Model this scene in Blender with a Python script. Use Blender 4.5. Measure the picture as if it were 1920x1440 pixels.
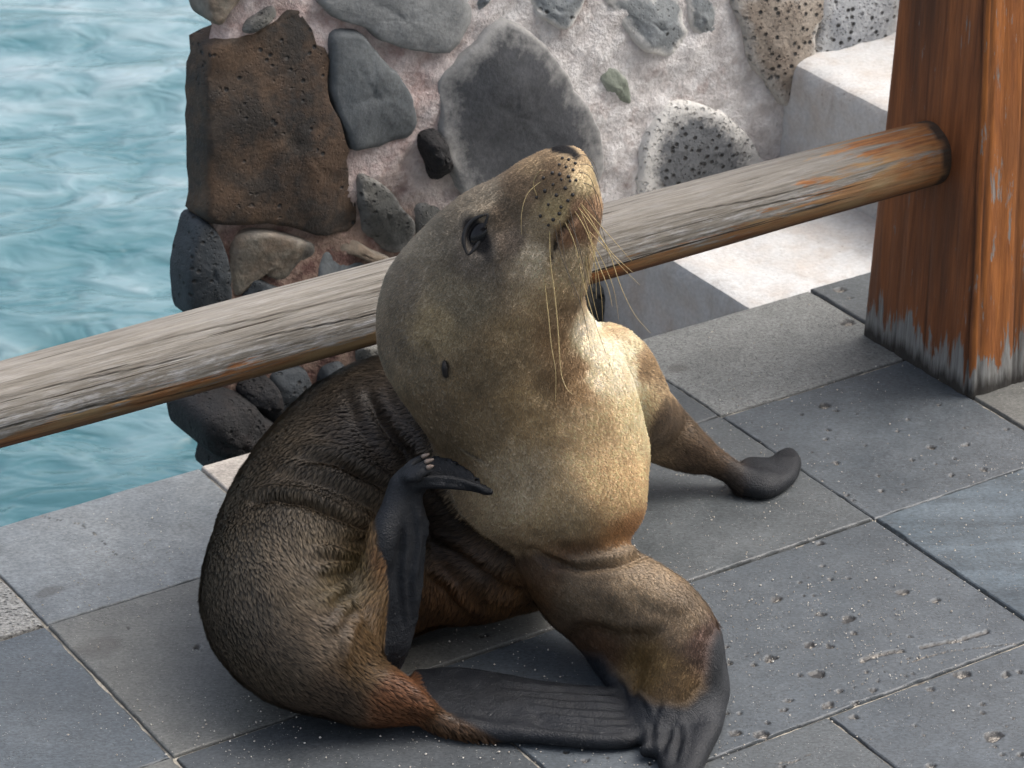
import bpy, math, random
import numpy as np
from mathutils import Vector, kdtree

random.seed(4); RNG = np.random.default_rng(11)
for o in list(bpy.data.objects): bpy.data.objects.remove(o)
SC = bpy.context.scene
COL = SC.collection

# ------------------------------------------------------------------ camera
F = 5830.0                      # focal length in pixels of a 1920 wide frame
PIT = math.radians(27.25); H = 1.786; YAW = math.radians(32.54)
cam = bpy.data.cameras.new('camera'); camo = bpy.data.objects.new('camera', cam); COL.objects.link(camo)
camo.location = (0, 0, H); camo.rotation_euler = (math.pi/2 - PIT, 0, 0)
cam.sensor_width = 36.0; cam.lens = 36.0*F/1920.0
cam.clip_start = 0.05; cam.clip_end = 3000
cam.dof.use_dof = True; cam.dof.focus_distance = 3.2; cam.dof.aperture_fstop = 20.0
SC.camera = camo
SC.render.resolution_x = 1024; SC.render.resolution_y = 768

# ------------------------------------------------------------------ light
SUN_EL, SUN_AZ = 55.0, 74.0      # azimuth: degrees from +Y (away) towards +X (right)
w = bpy.data.worlds.new('World'); SC.world = w; w.use_nodes = True
nt = w.node_tree; nt.nodes.clear()
sky = nt.nodes.new('ShaderNodeTexSky'); sky.sky_type = 'NISHITA'; sky.sun_disc = False
sky.sun_elevation = math.radians(SUN_EL); sky.sun_rotation = math.radians(SUN_AZ)
sky.air_density = 1.0; sky.dust_density = 6.0; sky.ozone_density = 1.0
hs = nt.nodes.new('ShaderNodeHueSaturation'); hs.inputs['Saturation'].default_value = 0.58
bg = nt.nodes.new('ShaderNodeBackground'); bg.inputs['Strength'].default_value = 0.15
wo = nt.nodes.new('ShaderNodeOutputWorld')
nt.links.new(sky.outputs[0], hs.inputs['Color']); nt.links.new(hs.outputs[0], bg.inputs[0]); nt.links.new(bg.outputs[0], wo.inputs[0])
sun = bpy.data.lights.new('sun', 'SUN'); sun.energy = 0.8; sun.angle = math.radians(65); sun.color = (1, .985, .96)
suno = bpy.data.objects.new('sun', sun); COL.objects.link(suno)
_el, _az = math.radians(SUN_EL), math.radians(SUN_AZ)
_d = Vector((math.sin(_az)*math.cos(_el), math.cos(_az)*math.cos(_el), math.sin(_el)))
suno.rotation_euler = _d.to_track_quat('Z', 'Y').to_euler(); suno.location = _d*8
SC.view_settings.view_transform = 'Standard'; SC.view_settings.look = 'None'
SC.view_settings.exposure = 1.22; SC.view_settings.gamma = 1.0
SC.view_settings.use_curve_mapping = False
SC.cycles.max_bounces = 4; SC.cycles.diffuse_bounces = 3; SC.cycles.glossy_bounces = 2

# ------------------------------------------------------------------ maths helpers
cp, sp = math.cos(PIT), math.sin(PIT)
AX = np.array([math.cos(YAW), math.sin(YAW), 0.]); BX = np.array([-math.sin(YAW), math.cos(YAW), 0.])
CAM = np.array([0, 0, H])
def ray(x, y):
    a = (x-960)/F; b = -(y-720)/F
    return np.array([a, cp+b*sp, -sp+b*cp])
def onz(x, y, z=0.): d = ray(x, y); return CAM + d*((z-H)/d[2])
def onv(x, y, v): d = ray(x, y); return CAM + d*(v/(d@BX))
def onY(x, y, Y): d = ray(x, y); return CAM + d*(Y/d[1])
def proj(P):
    P = np.asarray(P, float)-CAM
    z = P[..., 1]*cp-P[..., 2]*sp; u = P[..., 1]*sp+P[..., 2]*cp
    return 960+F*P[..., 0]/z, 720-F*u/z, z
def UV(u, v, z): return AX*u+BX*v+np.array([0, 0, z])
def smooth(a, b, x):
    t = np.clip((x-a)/(b-a), 0, 1); return t*t*(3-2*t)
def _hash(ix, iy, iz, s):
    n = (ix*374761393 + iy*668265263 + iz*1274126177 + s*974634777) & 0xffffffff
    n = ((n ^ (n >> 13))*1103515245) & 0xffffffff
    n = ((n ^ (n >> 16))*2654435761) & 0xffffffff
    return (n & 0xffff)/65535.0
def vnoise(P, scale=1.0, seed=0):
    P = np.asarray(P, float)*scale
    i = np.floor(P).astype(np.int64); f = P-i; f = f*f*(3-2*f)
    r = 0.
    for dx in (0, 1):
        for dy in (0, 1):
            for dz in (0, 1):
                wgt = (f[..., 0] if dx else 1-f[..., 0])*(f[..., 1] if dy else 1-f[..., 1])*(f[..., 2] if dz else 1-f[..., 2])
                r = r+wgt*_hash(i[..., 0]+dx, i[..., 1]+dy, i[..., 2]+dz, seed)
    return r*2-1
def fbm(P, scale, oct=3, seed=0):
    r = 0.; a = 1.; t = 0.
    for k in range(oct):
        r = r+a*vnoise(P, scale*2**k, seed+k*17); t += a; a *= .5
    return r/t
def polydist2(P, poly):
    """signed distance in 2D (negative inside)"""
    poly = np.asarray(poly, float); n = len(poly)
    d = np.full(P.shape[0], 1e9); ins = np.zeros(P.shape[0], bool)
    for i in range(n):
        a = poly[i]; b = poly[(i+1) % n]; e = b-a; wv = P-a
        t = np.clip((wv@e)/max(e@e, 1e-12), 0, 1)
        d = np.minimum(d, ((wv-t[:, None]*e)**2).sum(1))
        c = ((a[1] <= P[:, 1]) & (b[1] > P[:, 1])) | ((b[1] <= P[:, 1]) & (a[1] > P[:, 1]))
        with np.errstate(divide='ignore', invalid='ignore'):
            xi = a[0]+(P[:, 1]-a[1])/(b[1]-a[1] if b[1] != a[1] else 1e-9)*e[0]
        ins ^= c & (P[:, 0] < xi)
    d = np.sqrt(d); return np.where(ins, -d, d)
def linedist2(P, pl):
    pl = np.asarray(pl, float); d = np.full(P.shape[0], 1e9); tt = np.zeros(P.shape[0]); n = len(pl)-1; sd = np.zeros(P.shape[0])
    for i in range(n):
        a = pl[i]; e = pl[i+1]-a; wv = P-a
        t = np.clip((wv@e)/max(e@e, 1e-12), 0, 1); q = wv-t[:, None]*e
        dd = np.sqrt((q**2).sum(1)); m = dd < d
        d = np.where(m, dd, d); tt = np.where(m, (i+t)/n, tt)
        sd = np.where(m, np.sign(e[0]*wv[:, 1]-e[1]*wv[:, 0]), sd)
    return d, tt, sd
def catmull(P, sub=5):
    P = np.asarray(P, float); n = len(P); out = []
    for i in range(n-1):
        p0 = P[max(i-1, 0)]; p1 = P[i]; p2 = P[i+1]; p3 = P[min(i+2, n-1)]
        for k in range(sub):
            t = k/sub
            out.append(.5*((2*p1)+(-p0+p2)*t+(2*p0-5*p1+4*p2-p3)*t*t+(-p0+3*p1-3*p2+p3)*t**3))
    out.append(P[-1]); return np.array(out)

# ------------------------------------------------------------------ object helpers
def mesh(name, V, Fc, mat=None, parent=None, smoothf=True, attrs=None):
    me = bpy.data.meshes.new(name)
    V = np.asarray(V, np.float32)
    if isinstance(Fc, np.ndarray):
        k = Fc.shape[1]; m = len(Fc)
        me.vertices.add(len(V)); me.vertices.foreach_set('co', V.ravel())
        me.loops.add(m*k); me.loops.foreach_set('vertex_index', Fc.astype(np.int32).ravel())
        me.polygons.add(m); me.polygons.foreach_set('loop_start', np.arange(0, m*k, k, dtype=np.int32))
        me.update(calc_edges=True)
    else:
        me.from_pydata([tuple(map(float, v)) for v in V], [], Fc); me.update()
    me.polygons.foreach_set('use_smooth', np.full(len(me.polygons), smoothf))
    for k, a in (attrs or {}).items():
        a = np.asarray(a, np.float32)
        if a.ndim == 1:
            at = me.attributes.new(k, 'FLOAT', 'POINT'); at.data.foreach_set('value', a)
        else:
            at = me.attributes.new(k, 'FLOAT_COLOR', 'POINT')
            at.data.foreach_set('color', np.concatenate([a, np.ones((len(a), 1), np.float32)], 1).ravel())
    if mat: me.materials.append(mat)
    ob = bpy.data.objects.new(name, me); COL.objects.link(ob)
    if parent: ob.parent = parent
    return ob
def empty(name, loc):
    o = bpy.data.objects.new(name, None); COL.objects.link(o); o.location = tuple(loc); o.empty_display_size = .1
    return o
def attach(ob, root):
    """parent, keeping world placement (roots only translate)"""
    ob.parent = root; ob.matrix_parent_inverse.identity()
    me = ob.data
    if me.users == 1:
        off = np.array(root.location); co = np.empty(len(me.vertices)*3, np.float32); me.vertices.foreach_get('co', co)
        co = co.reshape(-1, 3)-off.astype(np.float32); me.vertices.foreach_set('co', co.ravel()); me.update()
    return ob
def tag(o, label=None, cat=None, kind=None, group=None):
    if label: o['label'] = label
    if cat: o['category'] = cat
    if kind: o['kind'] = kind
    if group: o['group'] = group
    return o
def tube(path, rad, n=8, caps=True):
    path = np.asarray(path, float); rad = np.broadcast_to(np.asarray(rad, float), (len(path),))
    T = np.gradient(path, axis=0); T /= np.linalg.norm(T, axis=1)[:, None]+1e-12
    up = np.array([.3, .2, .93]); V = []; Fq = []
    for i, (p, t, r) in enumerate(zip(path, T, rad)):
        a = np.cross(t, up); a /= np.linalg.norm(a); b = np.cross(t, a)
        for k in range(n):
            an = 2*math.pi*k/n; V.append(p+r*(math.cos(an)*a+math.sin(an)*b))
    for i in range(len(path)-1):
        for k in range(n):
            Fq.append((i*n+k, i*n+(k+1) % n, (i+1)*n+(k+1) % n, (i+1)*n+k))
    if caps:
        Fq.append(tuple(range(n-1, -1, -1))); Fq.append(tuple((len(path)-1)*n+k for k in range(n)))
    return V, Fq

# ------------------------------------------------------------------ material helpers
class M:
    def __init__(s, name):
        s.m = bpy.data.materials.new(name); s.m.use_nodes = True; s.t = s.m.node_tree; s.t.nodes.clear()
        s.out = s.n('ShaderNodeOutputMaterial'); s.b = s.n('ShaderNodeBsdfPrincipled'); s.l(s.b.outputs[0], s.out.inputs[0])
    def n(s, t, **k):
        x = s.t.nodes.new(t)
        for a, b in k.items(): setattr(x, a, b)
        return x
    def l(s, a, b): s.t.links.new(a, b)
    def set(s, node, key, v):
        if hasattr(v, 'is_output'): s.l(v, node.inputs[key])
        else: node.inputs[key].default_value = v
    def coord(s, scale=(1, 1, 1), rot=(0, 0, 0), kind='Object'):
        c = s.n('ShaderNodeTexCoord'); mp = s.n('ShaderNodeMapping'); mp.inputs['Scale'].default_value = scale; mp.inputs['Rotation'].default_value = rot
        s.l(c.outputs[kind], mp.inputs[0]); return mp.outputs[0]
    def noise(s, vec, scale, detail=4, rough=.55, dist=0.):
        x = s.n('ShaderNodeTexNoise'); s.l(vec, x.inputs['Vector']); x.inputs['Scale'].default_value = scale
        x.inputs['Detail'].default_value = detail; x.inputs['Roughness'].default_value = rough; x.inputs['Distortion'].default_value = dist
        return x.outputs['Fac']
    def vor(s, vec, scale, feat='F1', rnd=1.0):
        x = s.n('ShaderNodeTexVoronoi'); x.feature = feat; s.l(vec, x.inputs['Vector']); x.inputs['Scale'].default_value = scale; x.inputs['Randomness'].default_value = rnd
        return x
    def ramp(s, fac, *stops):
        x = s.n('ShaderNodeValToRGB'); s.l(fac, x.inputs[0]); e = x.color_ramp.elements
        while len(e) < len(stops): e.new(.5)
        for el, (p, c) in zip(e, stops):
            el.position = p; el.color = (c, c, c, 1) if np.isscalar(c) else (*c, 1)
        return x.outputs[0]
    def rng(s, fac, a, b, c=0., d=1.):
        x = s.n('ShaderNodeMapRange'); s.set(x, 0, fac); x.inputs[1].default_value = a; x.inputs[2].default_value = b; x.inputs[3].default_value = c; x.inputs[4].default_value = d
        return x.outputs[0]
    def mix(s, fac, a, b, mode='MIX'):
        x = s.n('ShaderNodeMix'); x.data_type = 'RGBA'; x.blend_type = mode; s.set(x, 0, fac)
        for i, v in ((6, a), (7, b)):
            if hasattr(v, 'is_output'): s.l(v, x.inputs[i])
            else: x.inputs[i].default_value = (*v, 1) if len(v) == 3 else v
        return x.outputs[2]
    def math(s, op, a, b=0.):
        x = s.n('ShaderNodeMath'); x.operation = op; s.set(x, 0, a); s.set(x, 1, b); return x.outputs[0]
    def attr(s, name, out='Fac'):
        x = s.n('ShaderNodeAttribute'); x.attribute_name = name; return x.outputs[out]
    def bump(s, h, strength=.3, dist=.01, prev=None):
        x = s.n('ShaderNodeBump'); x.inputs['Strength'].default_value = strength; x.inputs['Distance'].default_value = dist
        s.l(h, x.inputs['Height'])
        if prev is not None: s.l(prev, x.inputs['Normal'])
        return x.outputs[0]
    def done(s, col=None, rough=None, nrm=None):
        if col is not None:
            if hasattr(col, 'is_output'): s.l(col, s.b.inputs['Base Color'])
            else: s.b.inputs['Base Color'].default_value = (*col, 1)
        if rough is not None: s.set(s.b, 'Roughness', rough)
        if nrm is not None: s.l(nrm, s.b.inputs['Normal'])
        return s.m

# ================================================================== WATER
WZ = -1.0
def water():
    m = M('sea_water')
    c = m.coord()
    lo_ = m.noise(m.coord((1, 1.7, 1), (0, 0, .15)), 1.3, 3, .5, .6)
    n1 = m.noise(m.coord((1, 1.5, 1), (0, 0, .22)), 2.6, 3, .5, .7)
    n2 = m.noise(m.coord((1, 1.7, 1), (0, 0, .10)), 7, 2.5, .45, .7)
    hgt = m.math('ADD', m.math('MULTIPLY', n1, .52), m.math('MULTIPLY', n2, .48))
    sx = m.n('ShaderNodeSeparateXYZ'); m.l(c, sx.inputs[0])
    pale_bias = m.math('ADD', m.rng(sx.outputs[1], 4.6, 7.6, -.05, .10), m.rng(lo_, .3, .7, -.06, .06))   # paler further out: milky water, with sky glare painted in
    k = m.rng(m.math('ADD', hgt, pale_bias), .40, .66)
    col = m.mix(k, (.04, .11, .128), (.125, .20, .22))  # milky teal water; dark wave faces are painted into the colour
    col = m.mix(m.rng(m.math('ADD', hgt, pale_bias), .58, .80), col, (.205, .26, .28))
    m.b.inputs['IOR'].default_value = 1.33
    rp = m.noise(m.coord((1, 1.6, 1), (0, 0, .2)), 15, 2.5, .45, .6)
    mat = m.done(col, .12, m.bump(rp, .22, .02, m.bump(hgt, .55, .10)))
    def axis(c0, near, step, far):
        a = list(np.arange(-near, near+1e-6, step)); s = step
        while a[-1] < far: s *= 1.35; a.append(a[-1]+s)
        s = step
        while a[0] > -far: s *= 1.35; a.insert(0, a[0]-s)
        return np.array(a)+c0
    xs = axis(-.6, 2.0, .025, 900); ys = axis(5.4, 2.4, .025, 900)
    X, Y = np.meshgrid(xs, ys); P = np.stack([X, Y, 0*X], -1)
    z = np.zeros_like(X)
    for k in range(14):
        L = .16*1.17**k*(.8+.4*RNG.random()); th = math.radians(84)+RNG.normal()*.45; ph = RNG.random()*6.3
        wx, wy = math.cos(th), math.sin(th); warp = 2.0*vnoise(P, .5/L, k)
        z += .008*min(L, .5)*np.sin(2*math.pi*(X*wx+Y*wy)/L+ph+warp)
    z += .012*fbm(P*np.array([1, 2.0, 1]), 1.5, 4, 3)
    fade = np.clip(1-(np.hypot(X+.6, Y-5.4)-2.6)/4, 0, 1); z *= fade
    P[..., 2] = WZ+z
    ny, nx = X.shape; i = np.arange((ny-1)*(nx-1)); r, cc = i//(nx-1), i % (nx-1); a = r*nx+cc
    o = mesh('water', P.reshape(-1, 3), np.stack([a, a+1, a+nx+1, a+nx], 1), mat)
    tag(o, kind='structure')
water()

# ================================================================== DECK
U0, U1, U2, U3, U4 = 1.1288, 1.4352, 1.7367, 2.0357, 2.329
V0, V1, V2, V3 = 2.943, 2.7135, 2.4110, 2.1125
PITCH = .30
def uvz(px, py, z=0.):
    q = onz(px, py, z); return np.array([q@AX, q@BX])
def slab_mat(name, c1, c2, speck=.0, pores=.0, bumpy=.25, streak=0., blot=.25, rough=(.42, .62)):
    m = M(name); c = m.coord()
    n = m.noise(c, 9, 5, .6); f = m.noise(m.coord((1, 1.5, 1)), 210, 4, .75); g = m.noise(c, 40, 4, .65)
    col = m.mix(m.rng(n, .3, .7), c1, c2)
    col = m.mix(blot, col, m.ramp(g, (.3, .55), (.7, 1.35)), 'MULTIPLY')
    col = m.mix(.5+.4*max(0, pores-.5), col, m.ramp(f, (.36, .35), (.5, 1.), (.64, 1.6)), 'MULTIPLY')
    col = m.mix(.55, col, m.ramp(m.noise(m.coord((1, 1.3, 1)), 5.5, 6, .68), (.32, .62), (.5, 1.), (.70, 1.42)), 'MULTIPLY')
    if streak:
        s = m.noise(m.coord((2.2, 16, 4), (0, 0, -.25)), 1.6, 4, .6, .6)
        col = m.mix(streak, col, m.ramp(s, (.35, .55), (.65, 1.35)), 'MULTIPLY')
    h = m.math('ADD', m.math('MULTIPLY', f, .5), m.math('MULTIPLY', g, .6))
    if pores:
        v = m.vor(m.coord((1, 1.6, 1)), 150 if pores > 1 else 260); pm = m.rng(v.outputs['Distance'], .10, .34, 1, 0)
        sel = m.rng(m.noise(c, 38, 3, .6), .60-.24*pores, .66-.24*pores); pm = m.math('MULTIPLY', m.math('MULTIPLY', pm, sel), .8)
        col = m.mix(pm, col, (.02, .02, .02)); h = m.math('SUBTRACT', h, m.math('MULTIPLY', pm, 2.5))
    # pale mineral grains
    v2 = m.vor(c, 330); gm = m.rng(v2.outputs['Distance'], .06, .2, 1, 0)
    gm = m.math('MULTIPLY', gm, m.rng(m.noise(c, 70, 2, .6), .60-.1*speck, .68-.1*speck))
    col = m.mix(m.math('MULTIPLY', gm, .75), col, (.62, .60, .54))
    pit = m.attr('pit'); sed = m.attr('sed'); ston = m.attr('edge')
    col = m.mix(pit, col, (.016, .015, .014))  # shade inside the pit hollows painted into the colour
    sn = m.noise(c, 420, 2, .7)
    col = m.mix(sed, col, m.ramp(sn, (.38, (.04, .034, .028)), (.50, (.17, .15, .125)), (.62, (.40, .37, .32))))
    col = m.mix(m.math('MULTIPLY', ston, .6), col, (.035, .034, .032))
    st = m.attr('stain'); col = m.mix(m.math('MULTIPLY', st, .5), col, (.045, .04, .035))
    r = m.rng(n, .3, .7, *rough)
    m.b.inputs['Specular IOR Level'].default_value = .5
    return m.done(col, r, m.bump(h, bumpy, .0025))
SM = dict(
    blue=slab_mat('slab_blue_grey', (0.0552, 0.0658, 0.0753), (0.0708, 0.0816, 0.0912), .3, .42),
    light=slab_mat('slab_pale_grey', (0.1141, 0.1276, 0.1355), (0.1471, 0.1583, 0.1619), .2, .1, blot=.4),
    brown=slab_mat('slab_warm_grey', (0.0923, 0.0932, 0.0866), (0.1146, 0.1152, 0.1066), .5, .25, bumpy=.4, blot=.3),
    rough=slab_mat('slab_rough_grey', (0.1273, 0.1332, 0.1279), (0.1591, 0.1638, 0.1565), .3, .85, bumpy=.5),
    streak=slab_mat('slab_streaked', (0.0511, 0.0689, 0.0832), (0.0751, 0.0945, 0.1096), .1, .1, streak=.6),
    dark=slab_mat('slab_dark_grey', (0.042, 0.0478, 0.0528), (0.057, 0.0638, 0.0693), .8, .1),
    pit=slab_mat('slab_pitted', (0.2072, 0.2035, 0.1887), (0.2664, 0.259, 0.2368), .2, 1.6, bumpy=.8),
    beige=slab_mat('slab_beige', (0.2516, 0.222, 0.1924), (0.333, 0.3034, 0.2664), .2, .2, blot=.5),
    mid=slab_mat('slab_mid_grey', (0.06, 0.0683, 0.0727), (0.0769, 0.0849, 0.0892), .6, .40))
def grout_mat():
    m = M('grout'); c = m.coord(); n = m.noise(c, 14, 3, .6); f = m.noise(c, 300, 2, .6)
    col = m.mix(m.rng(n, .30, .44), (.06, .055, .048), (.34, .31, .255))
    col = m.mix(.6, col, m.ramp(f, (.3, .6), (.7, 1.3)), 'MULTIPLY')
    return m.done(col, .9, m.bump(f, .5, .002))
deck = empty('deck', UV(1.6, 2.0, 0)); tag(deck, kind='structure')
# concrete bed below the slabs: top sits a few mm below their faces
def box_uvz(u0, u1, v0, v1, z0, z1):
    V = [UV(u, v, z) for z in (z0, z1) for v in (v0, v1) for u in (u0, u1)]
    return V, [(0, 2, 3, 1), (4, 5, 7, 6), (0, 1, 5, 4), (2, 6, 7, 3), (0, 4, 6, 2), (1, 3, 7, 5)]
V_, F_ = box_uvz(-2.4, 4.8, -1.2, V0-.012, -1.6, -.0042)
attach(mesh('deck_bed', V_, F_, grout_mat(), None, False), deck)

# pits seen in the slabs: (px, py, half width px, elongation)
_pc = [(925,745,34),(980,770,16),(805,785,14),(560,828,7),(940,865,14),(930,910,13),(1125,943,9),(1285,870,14),(1345,815,13),(1495,740,12),(1620,855,10),(1830,860,15),
       (1460,955,26),(1630,940,22),(1575,1010,14),(1360,1015,17),(1480,1035,9),(1725,1065,26),(1560,1090,15),(1190,1095,11),(1205,1170,16),(1035,1190,14),(1065,1215,12),
       (980,1030,20),(865,978,10),(910,1117,9),(705,865,9),(1085,785,8),(1140,880,5),(1240,930,5),(1500,912,8),(1690,880,6),(1315,1138,9),(1325,1168,9),(1420,1060,7)]
_pd = [(1010,287,20),(1015,388,15),(1050,445,16),(1130,443,12),(910,458,11),(805,538,27),(1375,503,33),(1525,542,19),(1005,602,24),(1130,625,36),(1155,690,16),(960,742,25),
       (1045,748,22),(775,803,27),(580,750,13),(595,820,16),(700,830,13),(910,875,15),(990,873,36),(1405,705,12),(1265,903,12),(1240,945,17),(1090,950,19),(1160,1000,17),
       (1040,1012,34),(860,992,17),(845,1035,19),(640,1047,14),(580,1047,12),(765,1090,13),(620,1140,31),(735,1145,38),(1150,1063,24),(1430,1103,13),(1640,870,36),(1835,877,28),
       (1900,860,16),(1730,1005,15),(1735,1045,14),(1780,1150,48),(1500,940,20),(720,775,8),(670,790,7),(1190,915,8),(1150,930,9),(1045,945,7),(1290,860,6),(1210,860,10),(1400,800,10),
       (1440,800,8),(1420,870,9),(1390,880,10),(1550,820,8),(1470,1145,8),(1790,1195,12),(1820,1230,12),(1840,1105,7),(1870,1070,8),(1900,1235,20),(835,1290,14),(1500,1285,22),(240,345,8),
       (930,520,8),(975,520,8),(950,440,5),(1570,445,8),(1390,290,9),(1560,700,6),(45,1250,9),(240,1275,10)]
PITS = [(1200+a/2.667, 480+b/2.667, r/2.667) for a, b, r in _pc]+[(1120+a/2.4, 900+b/2.4, r/2.4) for a, b, r in _pd]
PITS += [(241, 1177, 4), (372, 1215, 8), (1575, 545, 12), (1593, 560, 5), (1587, 603, 16), (1100, 1425, 8), (1064, 1410, 7), (905, 1192, 9)]
SCRATCH = [([(1728,1214),(1762,1206),(1800,1200),(1853,1183)], 5.5), ([(1616,1238),(1650,1226),(1690,1219)], 6.5), ([(1455,1432),(1490,1428),(1520,1414)], 1.5),
           ([(1700,1243),(1770,1222),(1905,1206)], 1.5),
           ([(60,962),(100,972),(150,980),(185,1005),(205,1030),(250,1058)], 1.1)]
pitw = []
for a, b, r in PITS:
    q = uvz(a, b); dpt = proj(onz(a, b))[2]; pitw.append((q[0], q[1], r*dpt/F))
scrw = [(np.array([uvz(*p) for p in pl]), r*3.3/F) for pl, r in SCRATCH]
stains = [(uvz(190, 1212), .030, .026), (uvz(92, 1108), .021, .013), (uvz(1270, 690), .014, .012), (uvz(420, 1160), .012, .01)]
def slab(u0, u1, v0, v1, mat, fine=False, dz=0.):
    g = .0016; seed = int(abs(u0*1000+v0*7777))
    u0 += g; u1 -= g; v0 += g; v1 -= g
    step = (.0018 if u0 > 1.4 and v1 < 2.72 and u0 < 2.34 else .0028) if fine else .02
    us = np.linspace(u0, u1, max(3, int((u1-u0)/step))); vs = np.linspace(v0, v1, max(3, int((v1-v0)/step)))
    if fine:
        ee = np.array([.0007, .0014, .0022, .0035]); us = np.unique(np.concatenate([us, u0+ee, u1-ee])); vs = np.unique(np.concatenate([vs, v0+ee, v1-ee]))
    Ug, Vg = np.meshgrid(us, vs); P = np.stack([Ug, Vg, 0*Ug+seed*.1], -1)
    ed = np.minimum(np.minimum(Ug-u0, u1-Ug), np.minimum(Vg-v0, v1-Vg))
    ny, nx = Ug.shape
    z = np.zeros_like(Ug)+dz+.0006*fbm(P, 18, 2, 5)
    pit = np.zeros_like(z); sed = np.zeros_like(z); stn = np.zeros_like(z)
    if fine:
        warp = .0035*fbm(P, 160, 2, 9); warp2 = .0035*fbm(P, 160, 2, 31)
        for (pu, pv, r) in pitw:
            if not (u0-.02 < pu < u1+.02 and v0-.02 < pv < v1+.02): continue
            k = min(r/.005, 1.)
            d = np.hypot((Ug-pu+warp*k)/1.0, (Vg-pv+warp2*k)/.82)/r
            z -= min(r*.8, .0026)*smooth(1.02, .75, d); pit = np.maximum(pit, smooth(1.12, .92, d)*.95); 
            d2 = np.hypot(Ug-pu+warp*k, (Vg-pv+r*.30+warp2*k)/.8)/r  # sediment shifted nearer, leaving the painted shade as a far rim
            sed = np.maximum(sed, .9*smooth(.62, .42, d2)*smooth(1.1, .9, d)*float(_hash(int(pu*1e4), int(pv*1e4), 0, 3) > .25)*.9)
        for pl, r in scrw:
            d, t, s = linedist2(np.stack([(Ug+warp*.5).ravel(), (Vg+warp2*.5).ravel()], 1), pl); d = d.reshape(z.shape)/r
            z -= min(.0024, r)*smooth(1.1, .4, d); pit = np.maximum(pit, smooth(1.1, .7, d)); sed = np.maximum(sed, smooth(.8, .2, d)*(vnoise(P, 90, 2) > -.1)*.8)
        for q, a, b in stains:
            d = np.hypot((Ug-q[0])/a, (Vg-q[1])/b)+.3*fbm(P, 60, 3, 8); stn = np.maximum(stn, smooth(1.1, .55, d))
        chip = np.maximum(0, .02+fbm(P, 55, 3, 21))*.0050
        z -= .0012*smooth(.0022, 0, ed)+.0035*smooth(chip, chip*.2-.0005, ed)
        edge = smooth(.0022, 0, ed)*.5
    else:
        z -= .0015*smooth(.004, 0, ed); edge = smooth(.004, 0, ed)*.6
    V = (Ug[..., None]*AX+Vg[..., None]*BX); V[..., 2] = z
    V = V.reshape(-1, 3); i = np.arange((ny-1)*(nx-1)); r, cc = i//(nx-1), i % (nx-1); a = r*nx+cc
    Fq = np.stack([a, a+1, a+nx+1, a+nx], 1)
    ring = list(range(nx))+[j*nx+nx-1 for j in range(1, ny)]+[(ny-1)*nx+k for k in range(nx-2, -1, -1)]+[j*nx for j in range(ny-2, 0, -1)]
    low = V[ring].copy(); low[:, 2] = -.03; n0 = len(V); L = len(ring)
    k = np.arange(L); side = np.stack([np.array(ring), n0+k, n0+(k+1) % L, np.array(ring)[(k+1) % L]], 1)
    V = np.concatenate([V, low]); Fq = np.concatenate([Fq, side])
    pad = lambda x, c=0.: np.concatenate([x.ravel(), np.full(L, c)])
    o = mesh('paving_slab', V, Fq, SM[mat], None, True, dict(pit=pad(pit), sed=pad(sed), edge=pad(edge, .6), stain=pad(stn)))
    attach(o, deck)
    return o
SLABS = [
    # edge row
    (.53, .83, V1, V0, 'light', 0), (.83, U0, V1, V0, 'pit', 1), (U0, U1, V1, V0, 'light', 1), (U1, U2, V1, V0, 'beige', 1), (U2, U3, V1, V0, 'mid', 1),
    (U3, 2.3475, V1, V0, 'rough', 1), (2.3475, 2.65, V1, V0, 'mid', 1), (2.65, 2.95, V1, V0, 'rough', 0), (2.95, 3.25, V1, V0, 'mid', 0),
    # second row
    (.53, .83, V2, V1, 'mid', 0), (.83, U0, V2, V1, 'blue', 1), (U0, U2, V2, V1, 'brown', 1), (U2, U3, V2, V1, 'mid', 1), (U3, U4, V2, V1, 'blue', 1), (U4, 2.63, V2, V1, 'brown', 1),
    (2.63, 2.93, V2, V1, 'blue', 0),
    # third row
    (.53, .83, V3, V2, 'blue', 0), (.83, U0, V3, V2, 'brown', 1), (U0, U1, V3, V2, 'dark', 1), (U1, U3, V3, V2, 'blue', 1), (U3, U4, V3, V2, 'streak', 1), (U4, 2.63, V3, V2, 'mid', 0), (2.63, 2.93, V3, V2, 'blue', 0),
    # fourth row
    (.53, .83, V3-.3, V3, 'mid', 0), (.83, U0, V3-.3, V3, 'blue', 0), (U0, U1, V3-.3, V3, 'mid', 0), (U1, U2, V3-.3, V3, 'mid', 1), (U2, U3, V3-.3, V3, 'blue', 1), (U3, U4, V3-.3, V3, 'mid', 1),
    (U4, 2.63, V3-.3, V3, 'blue', 0)]
kinds = ['blue', 'mid', 'brown', 'light', 'streak', 'dark']
for j in range(6):                               # the deck runs on towards and behind the photographer
    v1 = V3-.3-.3*j
    for i in range(8): SLABS.append((.53+.3*i, .83+.3*i, v1-.3, v1, kinds[(i*5+j*3) % 6], 0))
for j, (va, vb) in enumerate(((V1, V0), (V2, V1), (V3, V2), (V3-.3, V3))):
    for i in range(3): SLABS.append((.23-.3*i, .53-.3*i, va, vb, kinds[(i+j*2) % 6], 0))
for k, (a, b, c, d, m_, fine) in enumerate(SLABS): slab(a, b, c, d, m_, bool(fine), .0012*math.sin(k*2.3))

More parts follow.
